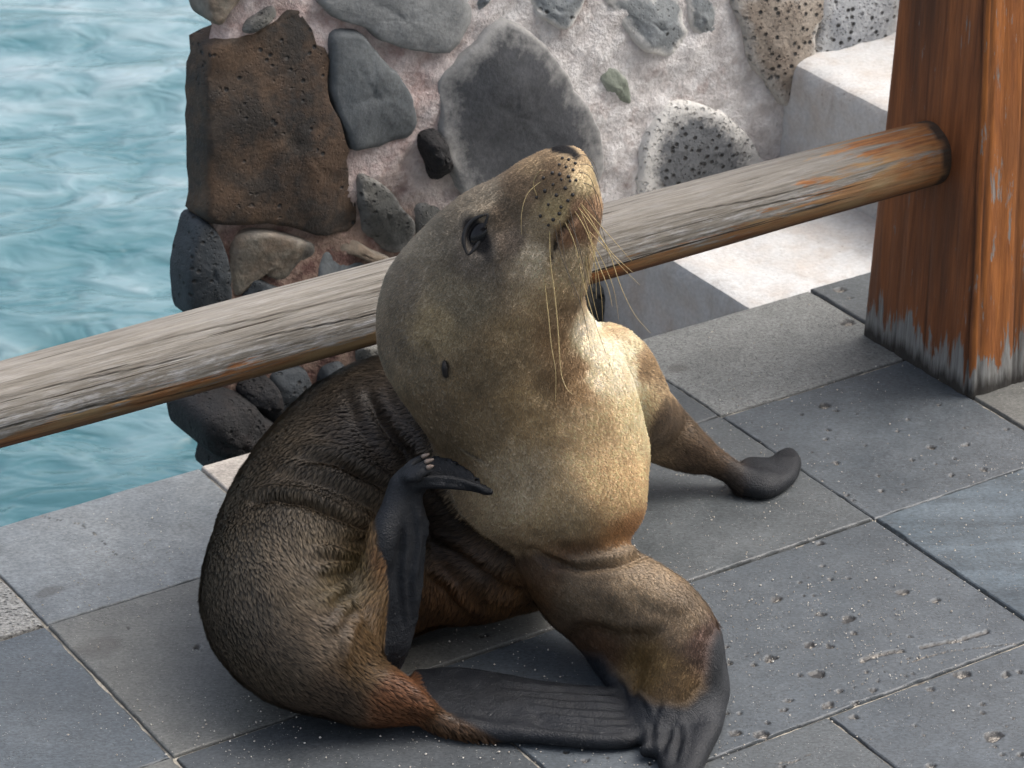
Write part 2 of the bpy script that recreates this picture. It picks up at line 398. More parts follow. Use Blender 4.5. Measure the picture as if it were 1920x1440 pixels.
# wind-blown coral sand lying on the slabs
def sand():
    a = RNG.random(60000)*2100-60; c_ = 560+RNG.random(60000)*980
    q = np.array([onz(x, y) for x, y in zip(a, c_)]); u, v = q@AX, q@BX
    dens = np.clip(.10+.9*fbm(np.stack([u, v, 0*u+.3], 1), 7, 3, 77)+np.where((a > 1250) & (c_ > 850), .40, 0), .02, 1)
    q = q[(v < V0-.01) & (RNG.random(60000) < dens*.34)][:6000]; n = len(q)
    oc = np.array([(1, 0, 0), (-1, 0, 0), (0, 1, 0), (0, -1, 0), (0, 0, 1), (0, 0, -1)], float); of = np.array([(0, 2, 4), (2, 1, 4), (1, 3, 4), (3, 0, 4), (2, 0, 5), (1, 2, 5), (3, 1, 5), (0, 3, 5)])
    s = .00035+.0010*RNG.random(n)**3
    V = oc[None]*s[:, None, None]*(.6+.8*RNG.random((n, 6, 1)))+q[:, None, :]+np.stack([0*s, 0*s, s*.5+.0008], 1)[:, None, :]
    V = V.reshape(-1, 3); Fq = (of[None]+6*np.arange(n)[:, None, None]).reshape(-1, 3)
    m = M('coral_sand'); nz = m.noise(m.coord(), 90, 2, .5)
    o = mesh('sand', V, Fq, m.done(m.mix(m.rng(nz, .3, .7), (.30, .26, .21), (.62, .59, .53)), .8), None, False)
    tag(o, 'pale grains of coral sand scattered over the dark paving slabs', 'sand', kind='stuff')
sand()

# ================================================================== OVERHEAD SLAB (unseen, added to shade the foreground)
def shade_slab():
    m = M('shade_slab_wood'); n = m.noise(m.coord((2, 30, 2)), 3, 4, .6)
    mat = m.done(m.mix(m.rng(n, .3, .7), (.10, .055, .03), (.18, .10, .055)), .7)
    V, Fc = box_uvz(-.2, 5.6, -3.2, .9, 2.45, 2.55)
    tag(mesh('shade_slab', V, Fc, mat, None, False), kind='structure')
shade_slab()

# ================================================================== CONCRETE STEPS
WV = 3.324                        # wall plane
def concrete(name, c1, c2, warm):
    m = M(name); c = m.coord(); n = m.noise(c, 7, 5, .6); f = m.noise(c, 180, 3, .65); g = m.noise(c, 22, 4, .6)
    geo = m.n('ShaderNodeNewGeometry'); sx = m.n('ShaderNodeSeparateXYZ'); m.l(geo.outputs['Normal'], sx.inputs[0])
    col = m.mix(m.rng(n, .3, .7), c1, c2)
    col = m.mix(m.math('MULTIPLY', m.rng(g, .42, .7), .55), col, warm)
    col = m.mix(.5, col, m.ramp(f, (.3, .75), (.7, 1.2)), 'MULTIPLY')
    gr = m.noise(m.coord((14, 14, 3)), 2.2, 5, .7); col = m.mix(m.rng(gr, .56, .74, 0, .5), col, (.25, .21, .175))
    sp_ = m.vor(c, 90); col = m.mix(m.math('MULTIPLY', m.rng(sp_.outputs['Distance'], .08, .2, 1, 0), m.rng(n, .45, .6, 0, .6)), col, (.22, .19, .16))
    return m.done(col, .85, m.bump(m.math('ADD', f, g), .35, .004))
CONC = concrete('step_concrete', (.43, .435, .435), (.53, .53, .52), (.40, .335, .28))
def rounded_block(u0, u1, v0, v1, z0, z1, r=.012, step=.02, seed=0, amp=.003):
    """closed block with worn edges: a subdivided box pushed onto a rounded box"""
    nu, nv, nz = [max(3, int(round(a/step))) for a in (u1-u0, v1-v0, z1-z0)]
    V = []; Fq = []
    def face(o, a, b, n, m):
        base = len(V)
        for j in range(m+1):
            for i in range(n+1): V.append(o+a*(i/n)+b*(j/m))
        for j in range(m):
            for i in range(n):
                k = base+j*(n+1)+i; Fq.append((k, k+1, k+n+2, k+n+1))
    o = np.array([u0, v0, z0]); U_ = np.array([u1-u0, 0, 0]); V__ = np.array([0, v1-v0, 0]); Z_ = np.array([0, 0, z1-z0])
    face(o+Z_, U_, V__, nu, nv); face(o+V__, U_, -V__, nu, nv); face(o, U_, Z_, nu, nz); face(o+V__+U_, -U_, Z_, nu, nz); face(o+V__, -V__, Z_, nv, nz); face(o+U_, V__, Z_, nv, nz)
    P = np.array(V); lo = np.array([u0, v0, z0])+r; hi = np.array([u1, v1, z1])-r
    q = np.clip(P, lo, hi); d = P-q; L = np.linalg.norm(d, axis=1)[:, None]; nn = d/np.maximum(L, 1e-9)
    k = (np.abs(d) > 1e-9).sum(1)[:, None] > 0
    P = np.where(k, q+nn*r, P)
    P = P+nn*(amp*fbm(P, 25, 3, seed)[:, None])
    W = P[:, :1]*AX+P[:, 1:2]*BX; W[:, 2] = P[:, 2]
    return W, Fq
steps = empty('concrete_steps', UV(2.6, 3.12, -1.0))
tag(steps, 'pale worn concrete steps climbing between the dark deck edge and the stone wall', 'steps')
S0, S1 = 2.272, 2.593
for k, (u0, zt) in enumerate(((1.96, -.19), (S0, -.02), (S1, .15), (2.915, .32), (3.235, .49))):
    W_, Fq = rounded_block(u0, 3.6+k*.001, V0+.004, WV+.05, -1.1-k*.01, zt, .012 if k != 2 else .018, .014, 3+k, .0055)
    attach(mesh('step', W_, Fq, CONC), steps)

# ================================================================== STONE WALL
def stone_mat(name, c1, c2, c3, lime=0., rust=0., pores=0., bumpy=.6):
    m = M(name); c = m.coord(); n = m.noise(c, 12, 5, .62); f = m.noise(c, 150, 4, .7); g = m.noise(c, 38, 4, .65)
    col = m.mix(m.rng(n, .32, .68), c1, c2); col = m.mix(m.math('MULTIPLY', m.rng(g, .45, .72), .7), col, c3)
    if rust > .2: col = m.mix(m.rng(m.noise(c, 7, 5, .7), .44, .62, 0, .85), col, (.014, .013, .012))
    if rust:
        z = m.n('ShaderNodeSeparateXYZ'); m.l(m.coord(), z.inputs[0])
        rm = m.math('MULTIPLY', m.rng(m.noise(c, 17, 5, .65), .42, .62), m.rng(z.outputs[2], .10, .34)); col = m.mix(m.math('MULTIPLY', rm, rust), col, (.20, .11, .055))
    col = m.mix(.6, col, m.ramp(f, (.3, .6), (.7, 1.35)), 'MULTIPLY')
    h = m.math('ADD', m.math('MULTIPLY', f, .4), g)
    if pores:
        v = m.vor(m.coord((1, 1, 1.15)), 75); pm = m.rng(v.outputs['Distance'], .16, .32, 1, 0)
        pm = m.math('MULTIPLY', pm, m.rng(m.noise(c, 30, 2, .5), .6-.22*pores, .66-.22*pores))
        v3 = m.vor(c, 190); p3 = m.math('MULTIPLY', m.rng(v3.outputs['Distance'], .12, .3, 1, 0), .7*min(pores, 1)); pm = m.math('MAXIMUM', pm, m.math('MULTIPLY', p3, m.rng(g, .4, .55)))
        col = m.mix(pm, col, (.012, .012, .012)); h = m.math('SUBTRACT', h, m.math('MULTIPLY', pm, 3.))
    e = m.attr('edge'); ln = m.math('ADD', e, m.rng(m.noise(c, 42, 5, .75), .2, .8, -.42, .42))
    lim = m.rng(ln, .58-.25*lime, 1.08-.3*lime)
    if lime > 0: col = m.mix(m.math('MULTIPLY', lim, min(1, lime*1.3)), col, (.56, .55, .52))
    return m.done(col, .82, m.bump(h, bumpy, .006))
ST = dict(
    brown=stone_mat('stone_brown', (0.0334, 0.0265, 0.0207), (0.0507, 0.038, 0.027), (0.0259, 0.0219, 0.019), 0, .30, .12),
    slate=stone_mat('stone_slate', (0.09, 0.1008, 0.108), (0.1152, 0.126, 0.1296), (0.072, 0.0792, 0.0828), .0, 0, 0, .35),
    grey=stone_mat('stone_grey', (0.1584, 0.1692, 0.1728), (0.216, 0.2232, 0.2196), (0.1224, 0.1296, 0.1296), .15, 0, 0, .45),
    dark=stone_mat('stone_dark', (0.052, 0.0563, 0.0612), (0.0704, 0.0734, 0.0796), (0.0398, 0.0428, 0.0459), .32, 0, 0, .3),
    black=stone_mat('stone_black', (0.0047, 0.005, 0.0058), (0.0091, 0.0091, 0.0101), (0.0108, 0.0065, 0.0058), 0, 0, .6, 1.),
    slatepore=stone_mat('stone_slate_porous', (0.0297, 0.0368, 0.0421), (0.0405, 0.0475, 0.054), (0.0243, 0.027, 0.0297), 0, 0, .7, .5),
    tan=stone_mat('stone_tan', (0.1728, 0.1512, 0.1188), (0.216, 0.1908, 0.1512), (0.1224, 0.1188, 0.0936), .1, .35, 0, .6),
    bluegrey=stone_mat('stone_blue_grey', (0.1584, 0.1764, 0.1872), (0.216, 0.2304, 0.2304), (0.1296, 0.144, 0.1476), .95, 0, .25, .5),
    pocked=stone_mat('stone_pocked', (0.0936, 0.1008, 0.108), (0.1368, 0.144, 0.1512), (0.072, 0.0756, 0.0792), 1.1, 0, 1.5, .8),
    buff=stone_mat('stone_buff', (0.216, 0.18, 0.144), (0.288, 0.252, 0.2088), (0.1584, 0.1224, 0.0936), .45, 0, .9, .9),
    white=stone_mat('stone_whitened', (0.3024, 0.3168, 0.3312), (0.4176, 0.432, 0.4392), (0.216, 0.2304, 0.252), .4, 0, .9, .8),
    green=stone_mat('stone_green', (0.1728, 0.2016, 0.1584), (0.2448, 0.2664, 0.216), (0.1224, 0.1512, 0.1152), .3, 0, 0, .5),
    darkmix=stone_mat('stone_dark_mixed', (0.0648, 0.0662, 0.0612), (0.1152, 0.1116, 0.0972), (0.036, 0.0374, 0.036), .15, 0, .3, .8))
def mortar_mat():
    m = M('mortar'); c = m.coord(); n = m.noise(c, 8, 5, .65); f = m.noise(c, 140, 4, .7); g = m.noise(c, 30, 5, .65)
    sx = m.n('ShaderNodeSeparateXYZ'); m.l(m.attr('uvz', 'Vector'), sx.inputs[0])
    right = m.rng(m.math('ADD', sx.outputs[0], m.rng(n, 0, 1, -.18, .18)), 1.93, 2.12)
    low = m.rng(m.math('ADD', sx.outputs[2], m.rng(n, 0, 1, -.08, .08)), .06, .16)
    pink = m.mix(m.rng(g, .38, .62), (.40, .295, .27), (.60, .52, .495)); pale = m.mix(m.rng(g, .34, .62), (.50, .465, .445), (.74, .72, .70))
    red = m.mix(m.rng(g, .4, .6), (.11, .055, .045), (.27, .19, .145))
    col = m.mix(low, red, pink); col = m.mix(right, col, pale)
    br = m.rng(m.noise(c, 16, 4, .7), .56, .68); col = m.mix(m.math('MULTIPLY', br, .6), col, (.27, .19, .165))
    col = m.mix(.55, col, m.ramp(f, (.3, .65), (.7, 1.25)), 'MULTIPLY')
    return m.done(col, .9, m.bump(m.math('ADD', f, m.math('MULTIPLY', g, 1.4)), .7, .008))
wall = empty('stone_wall', UV(2.4, WV, WZ-.2))
tag(wall, 'rubble stone wall of dark volcanic rocks set in pale pinkish mortar above the water', 'wall')
def wpx(px, py):
    q = onv(px, py, WV); return np.array([q@AX, q[2]])
Z1 = lambda L: [wpx(330+a/2.4, b/2.4) for a, b in L]
Z2 = lambda L: [wpx(1000+a/2.087, b/2.087) for a, b in L]
Z3 = lambda L: [wpx(a/2.526, 380+b/2.526) for a, b in L]
Z0 = lambda L: [wpx(a, b) for a, b in L]
WUL, WUR, WZT = 1.655, 3.9, .92
STONES = [
    ('brown', .030, Z1([(150,290),(180,215),(320,160),(440,105),(530,40),(590,90),(640,180),(688,240),(688,330),(690,430),(720,540),(765,640),(780,740),(790,850),(830,960),(820,1040),(700,1070),(620,1075),(560,1050),(450,1020),(300,1015),(140,1000),(138,900),(136,700),(138,500)])),
    ('slate', .032, Z1([(700,150),(760,135),(830,150),(870,190),(920,260),(990,330),(1040,390),(1080,490),(1090,570),(1070,620),(980,640),(930,660),(800,680),(760,600),(720,510),(692,420),(692,300)])),
    ('grey', .038, Z1([(640,-20),(700,70),(760,100),(850,130),(930,190),(1050,225),(1170,245),(1250,235),(1310,150),(1340,60),(1300,-30),(1200,-120),(800,-130)])),
    ('dark', .045, Z1([(1480,90),(1400,130),(1330,200),(1250,280),(1200,360),(1190,480),(1200,620),(1220,760),(1270,870),(1400,950),(1700,950),(1850,870),(1930,760),(1910,610),(1850,480),(1790,390),(1690,240),(1600,135)])),
    ('bluegrey', .02, Z1([(1335,-40),(1430,-40),(1415,10),(1390,45),(1360,58)])),
    ('bluegrey', .025, Z2([(-10,-40),(200,-40),(175,60),(120,115),(60,85),(15,50)])),
    ('bluegrey', .03, Z2([(285,-40),(330,60),(370,130),(430,200),(540,230),(610,180),(640,150),(600,90),(590,-40)])),
    ('bluegrey', .024, Z2([(604,-40),(622,100),(660,150),(730,190),(742,110),(720,-40)])),
    ('buff', .045, Z2([(796,-60),(818,120),(830,200),(870,270),(950,385),(985,420),(1100,420),(1110,130),(1172,30),(1165,-60)])),
    ('white', .04, Z2([(1182,-60),(1120,130),(1118,320),(1390,320),(1430,120),(1420,-60)])),
    ('green', .012, Z2([(262,285),(300,245),(350,285),(385,335),(402,400),(425,455),(350,425),(300,385)])),
    ('pocked', .03, Z2([(425,760),(418,640),(440,560),(480,480),(540,420),(600,400),(680,420),(760,450),(830,520),(890,600),(905,680),(800,800),(600,850),(470,840)])),
    ('slatepore', .03, Z1([(105,1025),(150,1008),(200,1060),(228,1130),(240,1230),(252,1340),(230,1420),(100,1450),(62,1400),(52,1250),(70,1150)])),
    ('tan', .022, Z1([(275,1080),(380,1035),(480,1048),(600,1090),(655,1130),(655,1240),(600,1275),(520,1290),(430,1255),(360,1225),(320,1290),(275,1345),(250,1230)])),
    ('slatepore', .022, Z1([(350,1250),(430,1285),(520,1320),(600,1400),(480,1480),(300,1480),(285,1400),(320,1320)])),
    ('slate', .02, Z1([(670,1140),(760,1150),(870,1190),(960,1230),(900,1340),(720,1360),(640,1290)])),
    ('tan', .012, Z1([(690,1075),(800,1078),(890,1130),(970,1165),(1000,1210),(950,1218),(870,1178),(760,1138),(680,1130)])),
    ('darkmix', .03, Z1([(830,790),(900,810),(980,870),(1010,930),(1070,990),(1080,1060),(1010,1150),(940,1130),(860,1060),(835,960),(820,880)])),
    ('darkmix', .025, Z1([(1085,950),(1140,910),(1210,930),(1330,1010),(1300,1150),(1180,1220),(1090,1160),(1090,1060)])),
    ('black', .03, Z1([(1108,605),(1180,590),(1205,680),(1222,760),(1160,815),(1130,740),(1100,660)])),
    ('tan', .02, Z1([(140,-60),(290,-60),(300,0),(230,60),(200,110),(165,100),(145,60)])),
    ('darkmix', .02, Z1([(305,140),(330,95),(390,60),(440,30),(450,60),(400,100),(330,150)])),
    ('black', .075, Z3([(905,925),(870,985),(872,1050),(900,1110),(960,1140),(1010,1180),(1020,1300),(1280,1300),(1290,1050),(1200,960),(1120,900),(1010,880)])),
    ('black', .045, Z3([(1140,860),(1262,818),(1284,920),(1280,1010),(1200,1000),(1140,930)])),
    ('slatepore', .04, Z3([(1292,835),(1400,785),(1455,800),(1484,880),(1480,980),(1440,1060),(1292,1060)])),
    ('slatepore', .03, Z3([(1530,800),(1600,755),(1645,790),(1660,860),(1600,930),(1520,900)])),
    ('darkmix', .03, Z3([(1690,690),(1800,670),(1850,760),(1800,840),(1700,800)])),
    ('darkmix', .03, Z0([(1088,540),(1120,530),(1146,560),(1142,600),(1120,640),(1080,630),(1070,580)])),
    # between the rail and what it hides, and above / beyond the frame
    ('slate', .03, Z0([(705,500),(760,520),(800,590),(760,640),(700,620),(680,560)])),
    ('darkmix', .03, Z0([(820,560),(930,540),(1000,600),(960,680),(850,680)])),
    ('tan', .03, Z0([(1010,460),(1080,440),(1090,500),(1050,570),(1000,540)])),
    ('black', .05, Z0([(500,860),(640,820),(720,900),(680,1000),(520,1000)])),
    ('slatepore', .05, Z0([(760,760),(900,720),(960,820),(880,920),(760,880)])),
    ('darkmix', .04, Z0([(990,700),(1100,680),(1120,790),(1010,840)])),
    ('grey', .04, Z0([(420,-30),(560,-60),(590,-180),(460,-230),(410,-130)])),
    ('dark', .04, Z0([(900,-80),(1060,-40),(1130,-130),(1040,-240),(920,-200)])),
    ('bluegrey', .04, Z0([(1180,-60),(1340,-60),(1380,-190),(1230,-230)])),
    ('pocked', .04, Z0([(1400,-60),(1560,-70),(1600,-200),(1430,-240)])),
    ('slate', .04, Z0([(630,-100),(840,-90),(860,-210),(640,-230)])),
    ('bluegrey', .04, Z0([(1740,-20),(1900,-30),(1960,120),(1850,170),(1720,110)])),
    ('dark', .04, Z0([(1640,-90),(1800,-80),(1830,-220),(1660,-240)])),
    ('grey', .04, Z0([(1930,-60),(2080,-80),(2100,60),(1990,90)])),
]
def stone(kind, hgt, poly, seed):
    poly = np.array(poly); c = poly.mean(0)
    pl = catmull(np.concatenate([poly[-1:], poly, poly[:2]]), 4)[4:-5+1]
    if kind not in ('dark', 'pocked', 'grey', 'slatepore'): pl = .35*pl+.65*np.concatenate([np.linspace(poly[i], poly[(i+1) % len(poly)], 4, endpoint=False) for i in range(len(poly))])[:len(pl)] if len(pl) == 4*len(poly) else pl
    seg = np.linalg.norm(np.diff(np.concatenate([pl, pl[:1]]), axis=0), axis=1); cum = np.concatenate([[0], np.cumsum(seg)])
    N = 56; tq = np.linspace(0, cum[-1], N, endpoint=False); cl = np.concatenate([pl, pl[:1]])
    b = np.stack([np.interp(tq, cum, cl[:, k]) for k in (0, 1)], 1)
    R = math.sqrt(abs(np.sum(b[:, 0]*np.roll(b[:, 1], -1)-b[:, 1]*np.roll(b[:, 0], -1)))/2/math.pi)
    b = b+(b-c)/np.linalg.norm(b-c, axis=1)[:, None]*(.06*R*fbm(np.c_[b*1.0, np.full(N, seed)], 45, 4, seed))[:, None]
    ss = [1.02, 1.0, .985, .96, .92, .86, .78, .66, .52, .38, .24, .11]
    V = []; E = []
    rg = np.random.default_rng(seed+5); pn = rg.normal(size=(6, 2))*.5; po = rg.random(6)*.35+.15; fa = {'dark': .004, 'pocked': .005, 'black': .02}.get(kind, .011)
    lumpy = 2.6 if kind == 'black' else 1.; hk = hgt*{'black': .9, 'bluegrey': .16, 'pocked': .22, 'dark': .26, 'buff': .26, 'white': .26, 'green': .2}.get(kind, .34)+.008
    for k, s in enumerate(ss):
        q = c+(b-c)*s
        dist = (1-s)*R
        hh = -.05 if k == 0 else (hk*(.72*math.sqrt(max(0, 1-(1-min(dist/.006, 1))**2))+.28*math.sqrt(max(0, 1-(1-min(dist/(R*.8), 1))**2)))-.009)
        P3 = np.c_[q, np.full(N, seed*.37)]
        nz = (.004*fbm(P3, 22, 3, seed)+.0016*fbm(P3, 110, 2, seed+3))*lumpy*(1 if k > 1 else .3)+.011*vnoise(P3, 9, seed)*(1 if k > 2 else .6)
        nz = nz+fa*np.clip(np.min(po[None]+((q-c)/R)@pn.T, axis=1), -.9, .35)*(1 if k > 2 else .5 if k else 0)
        V.append(np.c_[q[:, 0], WV-(hh+nz), q[:, 1]]); E.append(np.full(N, np.clip(1-dist/(R*.55), 0, 1) if k else 1))
    V.append(np.array([[c[0], WV-(hk-.009), c[1]]])); E.append([0.])
    V = np.concatenate(V); E = np.concatenate(E); Fq = []
    for k in range(len(ss)-1):
        for i in range(N): Fq.append((k*N+i, (k+1)*N+i, (k+1)*N+(i+1) % N, k*N+(i+1) % N))
    o = (len(ss)-1)*N
    for i in range(N): Fq.append((o+i, len(V)-1, o+(i+1) % N))
    Wd = V[:, :1]*AX+V[:, 1:2]*BX; Wd[:, 2] = V[:, 2]
    attach(mesh('stone', Wd, Fq, ST[kind], None, True, dict(edge=E)), wall)
for k, (kd, hg, pl) in enumerate(STONES): stone(kd, hg, pl, 3+k)
def mortar_body():
    us = np.arange(WUL, WUR, .008); zs = np.arange(WZ-.3, WZT, .008)
    # the end of the wall is ragged: follow the stones at the corner
    tab = sorted([(wpx(a, b)[1], wpx(a, b)[0]) for a, b in ((398, -240), (396, 0), (400, 60), (390, 120), (388, 300), (386, 420), (356, 450), (352, 520), (354, 590), (372, 700), (352, 760), (356, 800), (392, 830), (410, 880), (430, 1000))])
    tz, tu = [t[0] for t in tab], [t[1] for t in tab]
    left = np.interp(zs, tz, tu)+.010
    NU = 240; NZ = len(zs); t = np.linspace(0, 1, NU)**1.25
    V = []
    for j, z in enumerate(zs):
        u = left[j]+(WUR-left[j])*t; P = np.c_[u, np.full(NU, z), np.zeros(NU)]
        d = -.007+.008*fbm(P, 14, 3, 40)+.005*fbm(P, 55, 3, 41); d = d-.02*smooth(.025, 0, u-left[j])
        V.append(np.c_[u, WV-d, np.full(NU, z)])
    V = np.array(V); nf = NZ*NU
    back = []
    for j, z in enumerate(zs):                     # skewed end and back face
        back.append([[left[j]+.30, WV+.5, z], [WUR, WV+.5, z]])
    V = np.concatenate([V.reshape(-1, 3), np.array(back).reshape(-1, 3)])
    i = np.arange((NZ-1)*(NU-1)); r, c = i//(NU-1), i % (NU-1); a = r*NU+c
    Fq = np.stack([a, a+1, a+NU+1, a+NU], 1)
    j = np.arange(NZ-1)
    e1 = np.stack([nf+2*j, j*NU, (j+1)*NU, nf+2*j+2], 1); e2 = np.stack([nf+2*j+1, nf+2*j, nf+2*j+2, nf+2*j+3], 1)
    top = np.array([[(NZ-1)*NU, (NZ-1)*NU+NU-1, nf+2*NZ-1, nf+2*NZ-2]])
    Fq = np.concatenate([Fq, e1, e2, top])
    Wd = V[:, :1]*AX+V[:, 1:2]*BX; Wd[:, 2] = V[:, 2]
    attach(mesh('mortar', Wd, Fq, mortar_mat(), None, True, dict(uvz=V)), wall)
mortar_body()

# ================================================================== WOODEN POST AND RAIL
def post():
    m = M('varnished_wood'); c = m.coord()
    gr = m.noise(m.coord((30, 30, 2.2)), 2.0, 6, .65, .6); fine = m.noise(m.coord((110, 110, 4)), 3.0, 4, .7)
    big = m.noise(m.coord((6, 6, 1.6)), 1.5, 3, .5)
    face = m.attr('face')
    dark = m.mix(m.rng(gr, .3, .72), (.115, .039, .015), (.29, .100, .033)); org = m.mix(m.rng(gr, .28, .7), (.17, .052, .012), (.36, .125, .027))
    col = m.mix(face, dark, org)
    col = m.mix(m.rng(big, .46, .66, 0, .7), col, m.mix(face, (.045, .022, .014), (.15, .055, .02)))
    col = m.mix(.6, col, m.ramp(fine, (.3, .55), (.7, 1.35)), 'MULTIPLY')
    grey = m.mix(m.rng(fine, .3, .7), (.11, .105, .095), (.27, .27, .26))
    z = m.n('ShaderNodeSeparateXYZ'); m.l(c, z.inputs[0]); zz = z.outputs[2]
    st = m.noise(m.coord((26, 26, 2.4)), 2.3, 5, .7, .3)
    worn = m.math('ADD', m.rng(zz, 0., .10, 1, 0), m.rng(st, .32, .68, -.42, .42))
    worn = m.rng(worn, .46, .54)
    st2 = m.noise(m.coord((34, 34, 5)), 2.6, 5, .72, .3); fl = m.rng(m.math('ADD', st2, m.math('MULTIPLY', face, .045)), .635, .675)
    wear = m.math('MAXIMUM', m.math('MULTIPLY', worn, m.rng(zz, .12, .2, 1, 0)), m.math('MULTIPLY', fl, .85))
    col = m.mix(wear, col, grey)
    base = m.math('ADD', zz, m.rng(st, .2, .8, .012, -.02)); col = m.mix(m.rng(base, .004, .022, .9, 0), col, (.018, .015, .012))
    cr = m.attr('crack'); col = m.mix(cr, col, (.015, .01, .008))
    h = m.math('ADD', m.math('MULTIPLY', fine, .5), m.math('SUBTRACT', gr, m.math('MULTIPLY', wear, .5)))
    m.b.inputs['Specular IOR Level'].default_value = .35
    mat = m.done(col, m.rng(wear, 0, 1, .5, .85), m.bump(h, .35, .003))
    # plan of the base and of a level higher up (tapering)
    Lb, Nb = uvz(1608, 626), uvz(1826, 746)
    u0, vN, vF = (Lb[0]+Nb[0])/2, Nb[1], Lb[1]
    side = vF-vN
    ht = 1.5
    # where the two visible edges pass the top of the frame, on the planes of the faces
    tp = .045/1.0          # inward lean per metre
    ring = []
    def sect(z):
        s = min(z, 1.0)
        return (u0+.02*s, vN+.071*s), side-.05*s, side-.1137*s
    zs = np.concatenate([[-.004], np.linspace(.0, .9, 46), [1.6, 2.4]])
    K = 30; V = []; FA = []; CR = []
    prof = []                                        # one ring: far-left corner -> near corner -> right -> back
    for t in np.linspace(0, 1, 60, endpoint=False): prof.append((0, t))
    for t in np.linspace(0, 1, 60, endpoint=False): prof.append((1, t))
    for t in np.linspace(0, 1, 6, endpoint=False): prof.append((2, t))
    for t in np.linspace(0, 1, 6, endpoint=False): prof.append((3, t))
    n = len(prof)
    for z in zs:
        (ua, va), su, sv = sect(max(z, 0)); r = .010
        for sd, t in prof:
            crack = 0.
            if sd == 0: u, v = ua, va+sv*(1-t)
            elif sd == 1: u, v = ua+su*t, va
            elif sd == 2: u, v = ua+su, va+sv*t
            else: u, v = ua+su*(1-t), va+sv
            q = np.array([u, v]); cl = np.clip(q, [ua+r, va+r], [ua+su-r, va+sv-r]); d = q-cl; L = np.linalg.norm(d); nn = d/max(L, 1e-9)
            q = cl+nn*r
            dep = 0.
            if sd == 0:
                for tc, wd, dp, z0 in ((.30, .008, .0014, .25), (.565, .009, .0018, .4), (.80, .007, .0012, .12), (.955, .016, .006, 9)):
                    g_ = max(0, 1-abs(t-tc-.004*math.sin(z*30+tc*9))/wd); g_ *= 1 if z0 > 5 else max(0, 1-z/z0); dep += g_*dp; crack = max(crack, g_*(.85))
            if sd == 1:
                for tc, wd, dp in ((.055, .014, .003), (.31, .012, .004), (.345, .01, .003), (.62, .012, .004)):
                    g_ = max(0, 1-abs(t-tc-.003*math.sin(z*21))/wd); dep += g_*dp; crack = max(crack, g_*.8)
            dep += .0008*math.sin(t*37+z*5)*math.sin(t*13)
            q = q-nn*dep
            V.append(UV(q[0], q[1], z)); FA.append(0. if sd == 0 else 1.); CR.append(crack)
    Fq = []
    for j in range(len(zs)-1):
        for i in range(n): Fq.append((j*n+i, j*n+(i+1) % n, (j+1)*n+(i+1) % n, (j+1)*n+i))
    Fq.append(tuple(range(n-1, -1, -1))); Fq.append(tuple((len(zs)-1)*n+i for i in range(n)))
    V = np.array(V); base = UV(u0+side/2, vN+side/2, 0)
    o = mesh('wooden_post', V-base, Fq, mat, None, True, dict(face=FA, crack=CR)); o.location = tuple(base)
    tag(o, 'square tapering varnished wooden post standing on the deck with worn grey foot', 'post')
    return u0, vN, side
PU, PV, PS = post()

